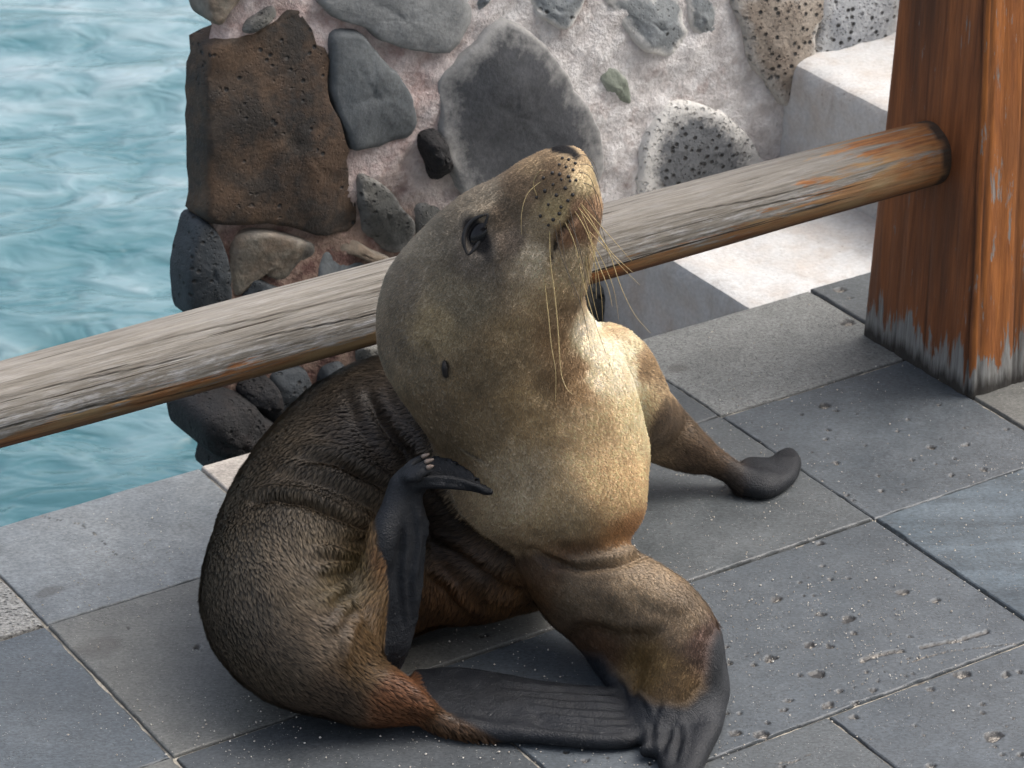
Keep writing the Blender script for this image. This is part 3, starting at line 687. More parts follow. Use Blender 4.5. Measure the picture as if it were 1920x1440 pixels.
def rail():
    m = M('weathered_rail'); c = m.coord()
    gr = m.noise(m.coord((2.6, 95, 95)), 2.2, 6, .7, .35); fine = m.noise(m.coord((6, 130, 130)), 2.4, 4, .7); big = m.noise(m.coord((2.2, 9, 9)), 2.2, 4, .6)
    grey = m.mix(m.rng(gr, .3, .7), (.125, .11, .09), (.24, .222, .195))
    sil = m.rng(m.noise(m.coord((9, 55, 55)), 3.0, 5, .75), .48, .66)
    up = m.attr('up')                               # +1 on top, -1 below
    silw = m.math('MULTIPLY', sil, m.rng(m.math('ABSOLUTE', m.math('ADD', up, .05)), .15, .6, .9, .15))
    col = m.mix(silw, grey, (.38, .38, .38))
    col = m.mix(.65, col, m.ramp(fine, (.3, .6), (.7, 1.3)), 'MULTIPLY')
    # remnants of orange varnish along the underside and by the post
    endm = m.attr('near_post')
    o1 = m.noise(m.coord((3.2, 30, 30)), 2.4, 5, .72, .4)
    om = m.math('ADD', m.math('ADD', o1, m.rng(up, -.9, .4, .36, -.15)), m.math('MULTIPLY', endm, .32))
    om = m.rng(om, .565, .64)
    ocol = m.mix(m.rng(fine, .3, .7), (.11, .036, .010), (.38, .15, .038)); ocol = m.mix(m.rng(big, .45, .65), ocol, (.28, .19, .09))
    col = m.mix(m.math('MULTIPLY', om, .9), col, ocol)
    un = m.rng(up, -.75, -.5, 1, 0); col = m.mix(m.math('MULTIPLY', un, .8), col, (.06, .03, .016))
    cv = m.noise(m.coord((1.5, 105, 105)), 2.0, 3, .6, .25); ck = m.math('MULTIPLY', m.rng(cv, .605, .64), m.rng(m.noise(m.coord((2, 12, 12)), 2.5, 2, .5), .42, .55))
    cr = m.math('MAXIMUM', ck, m.attr('crack')); col = m.mix(cr, col, (.035, .027, .02))
    h = m.math('SUBTRACT', m.math('ADD', m.math('MULTIPLY', fine, .5), gr), m.math('MULTIPLY', cr, 1.6))
    m.b.inputs['Specular IOR Level'].default_value = .3
    mat = m.done(col, .78, m.bump(h, .55, .004))
    v = 2.695; z0 = .290; ue = PU+.03; ua = -.6
    NL, NA = 420, 160
    us = np.linspace(ua, ue, NL); an = np.linspace(0, 2*math.pi, NA, endpoint=False)
    Ug, Ag = np.meshgrid(us, an, indexing='ij')
    r = np.interp(Ug, [ua, 1.09, 1.7, 2.1, ue], [.0445, .0440, .0440, .0415, .0395])
    P = np.stack([Ug*3, np.cos(Ag)*1.0, np.sin(Ag)*1.0], -1)
    r = r+.0014*fbm(P, 1.1, 2, 5)+.0006*fbm(P*np.array([.5, 9, 9]), 1.4, 2, 8)
    # long drying cracks and a knot on the near side
    crack = np.zeros_like(r)
    for uc, ln, ac, ws in ((1.17, .20, math.pi+.12, .0013), (1.27, .10, math.pi+.5, .001), (1.45, .14, math.pi-.35, .0009), (1.55, .16, math.pi-.75, .0009), (1.20, .16, math.pi-.55, .0009), (2.0, .14, math.pi-.6, .0008), (1.35, .2, math.pi-.95, .0008), (2.1, .12, math.pi-.25, .0008), (1.62, .12, math.pi-.1, .0008)):
        a0 = ac+.10*np.sin((Ug-uc)/ln*2.2)
        g = np.clip(1-np.abs(np.angle(np.exp(1j*(Ag-a0))))/.032, 0, 1)*np.clip(1-((Ug-uc)/ln)**2, 0, 1); crack = np.maximum(crack, g); r = r-ws*g
    crack = np.maximum(crack, smooth(PU-.009, PU-.005, Ug+.002*np.sin(Ag*7)))  # dark gap shading round the rail end, painted at the post
    kn = np.exp(-(((Ug-1.235)/.045)**2+(np.angle(np.exp(1j*(Ag-(math.pi+.42))))/.26)**2)); r = r+.0015*kn
    Vv = Ug[..., None]*AX+(v+r*np.cos(Ag))[..., None]*BX; Vv[..., 2] = z0+r*np.sin(Ag)
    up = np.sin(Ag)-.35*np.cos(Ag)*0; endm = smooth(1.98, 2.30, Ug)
    i = np.arange((NL-1)*NA); a, k = i//NA, i % NA
    Fq = np.stack([a*NA+k, (a+1)*NA+k, (a+1)*NA+(k+1) % NA, a*NA+(k+1) % NA], 1)
    base = UV(ua, v, z0)
    # local x along the rail
    Ro = np.stack([AX, BX, [0, 0, 1]])
    L = (Vv.reshape(-1, 3)-base)@Ro.T
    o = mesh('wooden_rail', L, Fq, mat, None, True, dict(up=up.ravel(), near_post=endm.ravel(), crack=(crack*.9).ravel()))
    o.location = tuple(base); o.rotation_euler = (0, 0, YAW)
    tag(o, 'round weathered grey wooden rail let into the post, orange varnish left underneath', 'rail')
rail()

# ================================================================== SEA LION


def pt(px, py, Y=None, z=None):
    return onY(px, py, Y) if Y is not None else onz(px, py, z)
class Chain:
    """a smooth limb: a run of round (or flattened) sections along a curve"""
    def __init__(s, pts, flat=1.0, nrm=(0, 1, 0), sub=4):
        P = []; R = []
        for p in pts:
            q = pt(p[0], p[1], **p[2]); P.append(q); R.append(p[3]*proj(q)[2]/F)
        fl = np.array([p[4] if len(p) > 4 else flat for p in pts])
        n = np.array([p[5] if len(p) > 5 else nrm for p in pts], float); n /= np.linalg.norm(n, axis=1)[:, None]
        s.P = catmull(P, sub); s.R = catmull(np.array(R)[:, None], sub)[:, 0]; s.Fl = catmull(fl[:, None], sub)[:, 0]; s.N = catmull(n, sub)
        s.N /= np.linalg.norm(s.N, axis=1)[:, None]
        s.lo = (s.P-s.R[:, None]).min(0); s.hi = (s.P+s.R[:, None]).max(0)
    def __call__(s, X):
        db = np.linalg.norm(np.maximum(np.maximum(s.lo-X, X-s.hi), 0), axis=1)
        m = db < .04; out = db+.01
        if m.any(): out[m] = s.dist(X[m])
        return out
    def dist(s, X):
        best = np.full(len(X), 9.)
        for i in range(len(s.P)-1):
            a = s.P[i]; e = s.P[i+1]-a; L = e@e
            t = np.clip(((X-a)@e)/max(L, 1e-12), 0, 1)
            q = X-a-t[:, None]*e
            r = s.R[i]+(s.R[i+1]-s.R[i])*t; f = s.Fl[i]+(s.Fl[i+1]-s.Fl[i])*t
            n = s.N[i]
            qn = q@n; q2 = (q*q).sum(1); qs2 = np.maximum(q2-qn*qn, 0)
            d = (np.sqrt(qs2+(qn/f)**2)-r)*np.minimum(f, 1)**.5
            best = np.minimum(best, d)
        return best
class Plate:
    """a flipper lying on the deck: outline at height z, rounded rim"""
    def __init__(s, poly, z, half, rnd):
        s.poly = catmull([onz(a, b, z)[:2] for a, b in poly]+[onz(*poly[0], z)[:2]], 3)[:-1]; s.z = z; s.h = half; s.r = rnd
        s.c = s.poly.mean(0); s.R = np.linalg.norm(s.poly-s.c, axis=1).max()+.03
    def __call__(s, X):
        d2 = np.full(len(X), .05); m = (np.hypot(X[:, 0]-s.c[0], X[:, 1]-s.c[1]) < s.R) & (X[:, 2] < .09)
        if m.any(): d2[m] = polydist2(X[m, :2], s.poly)
        far = np.maximum(np.hypot(X[:, 0]-s.c[0], X[:, 1]-s.c[1])-s.R+.05, X[:, 2]-.06)
        th = s.h+.5*np.clip(-d2, 0, .03)*.25
        a = d2+s.r; b = np.abs(X[:, 2]-s.z)-(th-s.r)
        d = np.minimum(np.maximum(a, b), 0)+np.sqrt(np.maximum(a, 0)**2+np.maximum(b, 0)**2)-s.r
        return np.where(m, d, np.maximum(far, .03))
def smin(a, b, k):
    h = np.clip(.5+.5*(b-a)/k, 0, 1); return b*(1-h)+a*h-k*h*(1-h)
Yv = lambda v: dict(Y=v)
Zv = lambda v: dict(z=v)
VIEW = (-.05, cp, -sp)
C_torso = Chain([(735,1318,Zv(.020),30),(660,1285,Zv(.045),62),(590,1232,Zv(.072),105),(540,1140,Zv(.090),158),(572,1050,Zv(.105),176),(640,950,Zv(.118),194),(735,875,Zv(.125),205),(860,860,Zv(.145),200),(960,880,Zv(.16),185)])
C_belly = Chain([(700,1120,Zv(.055),95),(800,1085,Zv(.058),90),(900,1062,Zv(.062),104),(990,1030,Zv(.075),110)])
C_neck = Chain([(898,628,Yv(2.90),186,.92),(936,682,Yv(2.905),189,.92),(1000,765,Yv(2.915),192,.95),(1034,850,Yv(2.93),181,1.0)])
C_head = Chain([(905,600,Yv(2.89),172,.9),(888,566,Yv(2.885),159,.9),(912,520,Yv(2.88),150,.88),(946,480,Yv(2.878),140,.84),(992,425,Yv(2.875),113,.80),(1024,379,Yv(2.873),90,.80),(1050,334,Yv(2.872),60,.86),(1058,322,Yv(2.872),49,.9)])
C_chest = Chain([(1000,880,Yv(2.90),150),(1070,915,Yv(2.87),128),(1122,942,Yv(2.865),88)])
C_jowl = Chain([(985,520,Yv(2.875),108),(1035,450,Yv(2.868),70),(1062,400,Yv(2.865),52)])
C_pad = Chain([(1050,400,Yv(2.842),40),(1066,345,Yv(2.846),38)])
C_fshould = Chain([(1060,760,Yv(3.03),130),(1130,688,Yv(3.08),82),(1160,735,Yv(3.10),72)])
C_fleg = Chain([(1150,715,Yv(3.10),74),(1195,765,Yv(3.11),62),(1232,795,Zv(.085),54),(1271,823,Zv(.068),45),(1310,848,Zv(.050),34),(1344,868,Zv(.036),27),(1385,892,Zv(.022),22),(1430,905,Zv(.016),18)])
C_fweb = Chain([(1200,830,Zv(.075),30),(1260,858,Zv(.05),16),(1300,872,Zv(.035),9)])
C_nleg = Chain([(1060,1045,Zv(.105),92),(1120,1090,Zv(.095),90),(1190,1128,Zv(.085),84),(1250,1168,Zv(.072),80),(1283,1225,Zv(.055),74),(1270,1290,Zv(.030),66),(1255,1335,Zv(.014),52)])
C_nleg2 = Chain([(1085,1120,Zv(.06),68),(1150,1185,Zv(.040),66),(1200,1240,Zv(.022),56)])
C_nedge = Chain([(1318,1200,Zv(.04),40),(1338,1260,Zv(.020),24),(1336,1325,Zv(.014),22),(1318,1390,Zv(.012),20),(1290,1450,Zv(.011),18),(1272,1480,Zv(.010),16)])
C_rcalf = Chain([(655,1262,Zv(.035),44),(664,1225,Zv(.060),46),(682,1160,Zv(.10),40),(700,1090,Zv(.14),30),(716,1020,Zv(.18),26),(734,965,Zv(.205),25),(750,925,Zv(.222),26),(765,905,Zv(.232),25)])
WN = (.35, -.80, .45)
C_rweb = Chain([(722,1232,Zv(.045),40),(730,1180,Zv(.08),50),(744,1107,Zv(.122),50),(755,1045,Zv(.158),46),(764,990,Zv(.188),43),(764,950,Zv(.212),32),(766,918,Zv(.228),26)], flat=.22, nrm=WN)
C_rfoot = Chain([(756,906,Zv(.232),22),(785,903,Zv(.238),18),(830,903,Zv(.238),15),(875,910,Zv(.230),13),(918,922,Zv(.219),9)], flat=.8, nrm=(0, .6, .8))
C_rfoot2 = Chain([(772,893,Zv(.236),22),(815,882,Zv(.238),27),(855,889,Zv(.233),22),(885,903,Zv(.227),15),(912,918,Zv(.219),8)], flat=.20, nrm=(.1, -.78, .62))
TOES = [Chain([(754,892,Zv(.240),11),(768,875,Zv(.252),9.5),(786,861,Zv(.256),7.5),(798,855,Zv(.256),5)]), Chain([(762,894,Zv(.245),11),(780,880,Zv(.254),9),(797,870,Zv(.257),7),(805,866,Zv(.257),5)]),
        Chain([(770,897,Zv(.247),11),(788,887,Zv(.253),9),(802,880,Zv(.255),7),(809,877,Zv(.255),5)])]
C_hshank = Chain([(690,1300,Zv(.040),48),(735,1308,Zv(.034),40),(775,1322,Zv(.026),31),(820,1350,Zv(.015),20),(880,1368,Zv(.010),13),(945,1380,Zv(.007),8)])
C_hedge = Chain([(880,1366,Zv(.011),15),(1000,1380,Zv(.010),13),(1100,1388,Zv(.009),11),(1175,1390,Zv(.008),9)])
C_tail = Chain([(720,1292,Zv(.05),34),(765,1305,Zv(.045),24),(796,1326,Zv(.036),13)])
P_near = Plate([(1111,1226),(1119,1249),(1137,1279),(1160,1305),(1179,1331),(1180,1355),(1199,1369),(1205,1398),(1200,1412),(1229,1416),(1235,1440),(1245,1475),(1268,1497),(1290,1480),(1325,1414),(1347,1369),(1361,1320),(1362,1275),(1350,1232),(1310,1205),(1240,1190),(1160,1200)], .010, .0085, .008)
P_hind = Plate([(775,1262),(860,1258),(916,1266),(991,1279),(1047,1286),(1110,1293),(1137,1296),(1156,1301),(1164,1318),(1174,1324),(1176,1340),(1188,1347),(1192,1366),(1204,1374),(1203,1388),(1160,1397),(1085,1397),(1010,1386),(935,1381),(860,1374),(790,1352),(750,1310)], .008, .0070, .0065)
P_far = Plate([(1385,874),(1402,866),(1437,866),(1455,855),(1478,847),(1496,855),(1503,872),(1493,895),(1467,916),(1432,927),(1402,924),(1373,910)], .011, .0095, .009)
PARTS = {}
def sdf(X, parts=False):
    tor = smin(C_torso(X), C_belly(X), .05)
    hd = smin(C_neck(X), C_head(X), .035); hd = smin(hd, C_jowl(X), .03); hd = smin(hd, C_pad(X), .02); hd = smin(hd, C_chest(X), .03)
    far = smin(smin(C_fshould(X), C_fleg(X), .03), C_fweb(X), .02); fp = P_far(X)
    nl = smin(C_nleg(X), C_nleg2(X), .03); npd = smin(P_near(X), C_nedge(X), .012)
    rc = C_rcalf(X); rw = smin(C_rweb(X), smin(C_rfoot(X), C_rfoot2(X), .006), .010)
    for t in TOES: rw = smin(rw, t(X), .0022)
    hs_ = smin(C_hshank(X), C_tail(X), .012); hp = smin(P_hind(X), C_hedge(X), .010)
    if parts: return np.stack([tor, hd, far, fp, nl, npd, rc, rw, hs_, hp], 1)
    d = smin(tor, far, .03); d = smin(d, hd, .014); d = smin(d, smin(nl, npd, .022), .016); d = smin(d, fp, .014)
    d = smin(d, hs_, .030); d = smin(d, rc, .022); d = smin(d, rw, .008); d = smin(d, hp, .010)
    return np.maximum(d, .0012-X[:, 2])
def surface_nets(lo, hi, h):
    n = np.ceil((hi-lo)/h).astype(int)+1
    cs = 4                                              # coarse pass first
    nc = n//cs+2
    G = np.stack(np.meshgrid(*[lo[k]+(np.arange(nc[k])+.5)*h*cs for k in range(3)], indexing='ij'), -1).reshape(-1, 3)
    dc = sdf(G).reshape(nc)
    near = np.abs(dc) < h*cs*1.15
    big = np.repeat(np.repeat(np.repeat(near, cs, 0), cs, 1), cs, 2)[:n[0], :n[1], :n[2]]
    D = np.repeat(np.repeat(np.repeat(dc, cs, 0), cs, 1), cs, 2)[:n[0], :n[1], :n[2]].astype(np.float32)
    idx = np.argwhere(big); vals = np.empty(len(idx), np.float32)
    for a in range(0, len(idx), 200000): vals[a:a+200000] = sdf(lo+idx[a:a+200000]*h)
    D[big] = vals
    S = D < 0
    c = np.zeros(np.array(S.shape)-1, np.int8)
    for i in (0, 1):
        for j in (0, 1):
            for k in (0, 1): c += S[i:S.shape[0]-1+i, j:S.shape[1]-1+j, k:S.shape[2]-1+k]
    act = (c > 0) & (c < 8); ids = -np.ones(act.shape, np.int64); cells = np.argwhere(act); ids[act] = np.arange(len(cells))
    acc = np.zeros((len(cells), 3)); cnt = np.zeros(len(cells))
    cor = [(i, j, k) for i in (0, 1) for j in (0, 1) for k in (0, 1)]
    for a in cor:
        for b in cor:
            if sum(abs(a[t]-b[t]) for t in range(3)) != 1 or a > b: continue
            A_, B_ = np.array(a), np.array(b)
            ca, cb = cells+A_, cells+B_
            da = D[ca[:, 0], ca[:, 1], ca[:, 2]]; db = D[cb[:, 0], cb[:, 1], cb[:, 2]]; m = (da < 0) != (db < 0)
            t = np.where(m, da/np.where(m, da-db, 1), 0)[:, None]
            acc += np.where(m[:, None], A_+t*(B_-A_), 0); cnt += m
    V = lo+(cells+acc/cnt[:, None])*h
    quads = []
    for ax in range(3):
        o1, o2 = [(1, 2), (2, 0), (0, 1)][ax]
        sl0 = [slice(None)]*3; sl1 = [slice(None)]*3; sl0[ax] = slice(0, -1); sl1[ax] = slice(1, None)
        e = S[tuple(sl0)] != S[tuple(sl1)]; p = np.argwhere(e)
        p = p[(p[:, o1] > 0) & (p[:, o2] > 0) & (p[:, o1] < act.shape[o1]) & (p[:, o2] < act.shape[o2])]
        d1 = np.zeros(3, int); d1[o1] = 1; d2 = np.zeros(3, int); d2[o2] = 1
        g = lambda q: ids[q[:, 0], q[:, 1], q[:, 2]]
        q = np.stack([g(p-d1-d2), g(p-d2), g(p), g(p-d1)], 1)
        flip = ~S[p[:, 0], p[:, 1], p[:, 2]]
        q[flip] = q[flip][:, ::-1]; quads.append(q)
    Q = np.concatenate(quads); Q = Q[(Q >= 0).all(1)]
    return V, Q
def grad(X, d0, e=.0012):
    g = np.empty_like(X)
    for k in range(3):
        d = np.zeros(3); d[k] = e; g[:, k] = sdf(X+d)-d0
    return g/(np.linalg.norm(g, axis=1)[:, None]+1e-9)
def vnormals(V, Q):
    n = np.cross(V[Q[:, 2]]-V[Q[:, 0]], V[Q[:, 3]]-V[Q[:, 1]]); N = np.zeros_like(V)
    for k in range(4): np.add.at(N, Q[:, k], n)
    return N/(np.linalg.norm(N, axis=1)[:, None]+1e-12)
SV, SQ = surface_nets(np.array([-.40, 2.48, -.012]), np.array([.42, 3.36, .60]), .0033)
for _ in range(2):
    d_ = sdf(SV); SV = SV-np.clip(d_, -.003, .003)[:, None]*grad(SV, d_)*.9

# relax a little so that seams between limbs read as skin
def relax(V, Q, it, lam):
    e = np.concatenate([Q[:, [0, 1]], Q[:, [1, 2]], Q[:, [2, 3]], Q[:, [3, 0]]]); e = np.concatenate([e, e[:, ::-1]])
    deg = np.bincount(e[:, 0], minlength=len(V)).astype(float)
    for _ in range(it):
        S_ = np.stack([np.bincount(e[:, 0], V[e[:, 1], k], len(V)) for k in range(3)], 1)/deg[:, None]
        V = V+lam*(S_-V)
    return V
SV = relax(SV, SQ, 2, .5)
SN = vnormals(SV, SQ)
px, py, pz = proj(SV); PXY = np.stack([px, py], 1)
vdir = SV-CAM; vdir /= np.linalg.norm(vdir, axis=1)[:, None]
facing = smooth(-.05, .25, -(vdir*SN).sum(1))
pd = sdf(SV, True); part = pd.argmin(1)
isT = smooth(.0, .012, pd[:, 1]-pd[:, 0])*smooth(-.004, .010, np.minimum(pd[:, 6], pd[:, 7])-pd[:, 0])
PXW = PXY+np.stack([5*fbm(SV, 28, 2, 60), 5*fbm(SV, 28, 2, 61)], 1)
disp = np.zeros(len(SV))
def fold(pl, wpx, dep, mask=1., ridge=.6, taper=True):
    """a skin fold: a groove with a raised lip on its upper side"""
    d, t, s = linedist2(PXW, catmull(pl, 4)); m = mask*facing*1.25
    tp = np.sin(np.clip(t, 0.001, .999)*math.pi)**.5 if taper else 1.
    return m*tp*(-dep*np.exp(-(d/wpx)**2)+ridge*dep*np.exp(-((s*d+1.5*wpx)/(wpx*1.0))**2))
def ridgef(pl, wpx, h, mask=1.):
    d, t, s = linedist2(PXW, catmull(pl, 4)); return mask*facing*np.sin(np.clip(t*.9+.1, 0.001, .999)*math.pi)**.5*h*np.exp(-(d/wpx)**2)
T = isT*(part == 0)
Tn = smooth(0, .01, np.minimum(pd[:, 1], np.minimum(pd[:, 6], pd[:, 7])))
disp += fold([(470,942),(495,934),(521,932),(566,940),(614,960),(663,979),(705,998)], 9, .0075, Tn, .55)
disp += fold([(560,865),(624,862),(679,887),(745,925)], 12, .0065, Tn, .8)
disp += fold([(520,890),(566,893),(631,910),(695,945),(727,972)], 13, .0050, Tn, .7)
disp += fold([(690,735),(720,790),(755,832),(800,880)], 13, .0065, Tn, .9)
disp += fold([(655,730),(675,790),(715,840),(760,880)], 14, .0035, Tn, .8)
disp += fold([(640,1005),(690,1012),(720,1020)], 8, .003, Tn, .8)
for rl in ([(590,1030),(611,1027),(663,1039),(702,1058)], [(590,1068),(614,1060),(653,1056),(698,1068)], [(610,1120),(631,1103),(656,1090),(695,1094)], [(615,1175),(627,1155),(650,1129),(688,1115)], [(640,1245),(645,1225),(647,1187),(672,1145)]):
    disp += ridgef(rl, 7, .0065, Tn)
disp -= .004*np.exp(-(((px-655)/45)**2+((py-1085)/75)**2))*Tn*facing
BM = smooth(0, .006, np.minimum(pd[:, 7], pd[:, 1]))
for f_ in ([(800,905),(830,940),(865,980),(910,1017),(965,1052),(1020,1075)], [(800,985),(812,1012),(852,1034),(902,1064),(952,1096),(1010,1118)], [(875,915),(900,945),(940,988),(1000,1045)], [(800,1070),(835,1108),(865,1142),(895,1165)], [(905,1130),(950,1140),(1000,1130)]):
    disp += fold(f_, 11, .0050, BM*(part == 0), .9)
# crease where the chest hangs over the shoulder
disp += fold([(1000,1030),(1040,1050),(1085,1062),(1130,1058),(1165,1050),(1205,1038)], 9, .006, 1., .5, False)
disp += fold([(1050,1205),(1100,1180),(1160,1190),(1220,1190),(1270,1160)], 14, .0035, smooth(.01, 0, pd[:, 4]), .8)
disp += fold([(1185,1120),(1230,1150),(1290,1150)], 14, .002, smooth(.01, 0, pd[:, 4]), .6)
# flipper wrinkles
NP = smooth(.006, 0, np.minimum(pd[:, 5], pd[:, 4]))
for f_ in ([(1180,1290),(1205,1320),(1215,1360)], [(1240,1310),(1225,1350),(1222,1400)], [(1275,1325),(1255,1370),(1240,1420)], [(1150,1262),(1170,1290),(1180,1320)], [(1262,1330),(1275,1380),(1262,1430)]):
    disp += fold(f_, 6, .0030, NP, .7)
HP = smooth(.006, 0, pd[:, 9])
for k in range(6):
    y0 = 1290+k*13; disp += fold([(930+20*k,y0-6),(1010,y0+4),(1090,y0+8+k),(1165+3*k,y0+14+k)], 4.5, .0022, HP, .8)
RW = smooth(.006, 0, pd[:, 7])
for f_ in ([(742,940),(752,1000),(748,1080),(755,1180)], [(772,945),(780,1010),(770,1090),(768,1170)], [(790,970),(797,1030),(785,1110)]):
    disp += fold(f_, 6, .0022, RW, .8)
disp += fold([(765,905),(830,905),(905,920)], 4, .0028, RW, .6)
# face: eye socket, brow, mouth line, nostrils, cheek
HM = smooth(.008, 0, pd[:, 1])
disp -= HM*facing*.0040*np.exp(-(((px-895)*.8+(py-445)*.45)/26)**2-(((px-895)*-.45+(py-445)*.8)/24)**2)
disp += ridgef([(858,470),(872,430),(900,402),(935,400)], 12, .0042, HM)
disp += ridgef([(900,490),(925,478),(935,440)], 10, .002, HM)
disp -= HM*facing*.004*np.exp(-((px-955)/24)**2-((py-420)/36)**2)
disp += fold([(1082,398),(1066,415),(1048,440),(1041,465),(1030,495)], 5, .0055, HM, .4)
disp += fold([(1075,520),(1055,560),(1010,600)], 18, .0025, HM, .5)
disp += fold([(800,640),(812,670),(822,700)], 8, .003, HM, .6)
disp += fold([(1025,590),(1000,680),(1020,760)], 22, .002, HM, .4)
disp += .0012*fbm(SV, 45, 2, 70)+.0018*fbm(SV, 16, 2, 71)
lowk = smooth(.0, .010, SV[:, 2])
SV = SV+SN*(disp*lowk)[:, None]
SV[:, 2] = np.maximum(SV[:, 2], .0012)
SN = vnormals(SV, SQ)
px, py, pz = proj(SV); PXY = np.stack([px, py], 1)
facing = -(vdir*SN).sum(1)
def surf(x, y, rad=7):
    """the point of the animal's surface seen at a pixel"""
    m = np.where((np.abs(px-x) < rad) & (np.abs(py-y) < rad) & (facing > .05))[0]
    if len(m) == 0: return surf(x, y, rad*2)
    z = pz[m]; m = m[z < z.min()+.03]; wg = np.exp(-((px[m]-x)**2+(py[m]-y)**2)/18)
    p = (SV[m]*wg[:, None]).sum(0)/wg.sum(); n = (SN[m]*wg[:, None]).sum(0); return p, n/np.linalg.norm(n)


# ---- coat colours (natural markings, plus painted shading on cheek, jaw and throat)
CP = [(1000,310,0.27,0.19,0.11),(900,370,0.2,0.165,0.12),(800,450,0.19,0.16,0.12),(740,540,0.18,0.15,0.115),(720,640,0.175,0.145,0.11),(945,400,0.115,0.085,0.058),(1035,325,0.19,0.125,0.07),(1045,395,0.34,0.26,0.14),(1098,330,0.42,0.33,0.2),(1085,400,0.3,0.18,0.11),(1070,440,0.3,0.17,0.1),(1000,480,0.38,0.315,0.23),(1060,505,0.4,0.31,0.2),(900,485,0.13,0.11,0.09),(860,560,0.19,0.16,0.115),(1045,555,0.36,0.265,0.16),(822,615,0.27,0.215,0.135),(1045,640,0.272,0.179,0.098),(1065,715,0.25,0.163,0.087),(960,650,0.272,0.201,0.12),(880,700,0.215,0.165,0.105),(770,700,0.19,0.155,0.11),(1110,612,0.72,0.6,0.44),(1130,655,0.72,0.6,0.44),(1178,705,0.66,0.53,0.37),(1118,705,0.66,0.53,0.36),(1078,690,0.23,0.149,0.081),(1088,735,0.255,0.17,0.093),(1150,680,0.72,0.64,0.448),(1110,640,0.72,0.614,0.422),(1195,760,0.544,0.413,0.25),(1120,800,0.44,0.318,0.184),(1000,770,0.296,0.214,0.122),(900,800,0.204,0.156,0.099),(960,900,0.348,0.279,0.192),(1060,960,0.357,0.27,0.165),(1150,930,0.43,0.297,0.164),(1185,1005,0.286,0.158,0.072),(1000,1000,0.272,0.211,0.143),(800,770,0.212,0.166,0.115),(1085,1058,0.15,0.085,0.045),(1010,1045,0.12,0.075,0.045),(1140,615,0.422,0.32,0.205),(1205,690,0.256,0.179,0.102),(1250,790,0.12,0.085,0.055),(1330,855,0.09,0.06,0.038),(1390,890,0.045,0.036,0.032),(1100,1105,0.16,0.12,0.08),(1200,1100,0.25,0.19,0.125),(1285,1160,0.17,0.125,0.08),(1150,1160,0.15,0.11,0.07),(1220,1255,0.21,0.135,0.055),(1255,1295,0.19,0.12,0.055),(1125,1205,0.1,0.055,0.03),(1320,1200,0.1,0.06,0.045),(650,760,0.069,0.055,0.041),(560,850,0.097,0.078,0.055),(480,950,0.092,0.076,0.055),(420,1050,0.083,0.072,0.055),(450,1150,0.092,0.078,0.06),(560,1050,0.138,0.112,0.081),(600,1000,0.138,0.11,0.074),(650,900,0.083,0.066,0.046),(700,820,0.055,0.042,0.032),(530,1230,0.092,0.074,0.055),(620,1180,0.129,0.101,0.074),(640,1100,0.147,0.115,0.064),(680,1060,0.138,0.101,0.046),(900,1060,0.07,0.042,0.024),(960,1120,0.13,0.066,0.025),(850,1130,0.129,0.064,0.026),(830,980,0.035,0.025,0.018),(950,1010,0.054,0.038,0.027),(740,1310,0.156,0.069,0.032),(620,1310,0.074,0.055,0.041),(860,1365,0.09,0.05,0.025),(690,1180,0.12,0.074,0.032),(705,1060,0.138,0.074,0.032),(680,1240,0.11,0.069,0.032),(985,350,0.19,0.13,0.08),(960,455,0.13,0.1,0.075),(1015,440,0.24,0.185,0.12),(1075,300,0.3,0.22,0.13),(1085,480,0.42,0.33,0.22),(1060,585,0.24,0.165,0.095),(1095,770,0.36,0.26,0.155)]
CP = np.array(CP)
def coat(P2):
    num = np.zeros((len(P2), 3)); den = np.zeros(len(P2))
    for c in CP:
        d2 = (P2[:, 0]-c[0])**2+(P2[:, 1]-c[1])**2; wg = 1/(d2+150.)**2.4
        num += wg[:, None]*c[2:5]; den += wg
    return num/den[:, None]
headish = pd[:, 1]-pd[:, 0]
jit = np.stack([10*fbm(SV, 40, 3, 80), 10*fbm(SV, 40, 3, 81)], 1)
# the torso must not take the colours of the neck in front of it, and the other way round
CPt = CP
def coat_sel(P2, sel):
    global CP
    keep = CP; CP = CP[sel]; r = coat(P2); CP = keep; return r
ishead = np.array([(c[1] < 1060 and c[0] > 700+max(0, (c[1]-680))*.96 and c[0] < 1225) for c in CPt])
cA = coat_sel(PXY+jit, ishead); cB = coat_sel(PXY+jit, ~ishead)
wH = smooth(.006, -.004, pd[:, 1]-pd[:, [0, 4, 6, 7, 8]].min(1))
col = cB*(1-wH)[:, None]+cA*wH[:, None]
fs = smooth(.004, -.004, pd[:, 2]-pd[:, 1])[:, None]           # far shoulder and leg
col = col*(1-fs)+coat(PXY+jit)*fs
KSKIN = np.array([.0085, .0100, .0130])
def soft(poly, wd=9):
    d = polydist2(PXY+.9*jit, np.array(poly, float)); return smooth(wd, -wd, d)
bare = np.zeros(len(SV))
near_m = (smooth(.02, .009, np.minimum(pd[:, 5], pd[:, 4])))
bare = np.maximum(bare, near_m*soft([(1085,1222),(1130,1225),(1150,1258),(1190,1282),(1230,1312),(1285,1318),(1322,1285),(1330,1220),(1345,1180),(1420,1150),(1430,1520),(1050,1520),(1090,1300)], 18))
rm = smooth(.010, .004, np.minimum(pd[:, 7], pd[:, 6]))
bare = np.maximum(bare, rm*soft([(700,820),(980,820),(980,945),(800,945),(835,1000),(820,1110),(800,1260),(722,1260),(727,1130),(716,1060),(703,1020),(700,980),(700,920)], 7))
bare = np.maximum(bare, smooth(.003, -.001, pd[:, 7]-pd[:, 6])*smooth(.006, .002, pd[:, 7]))
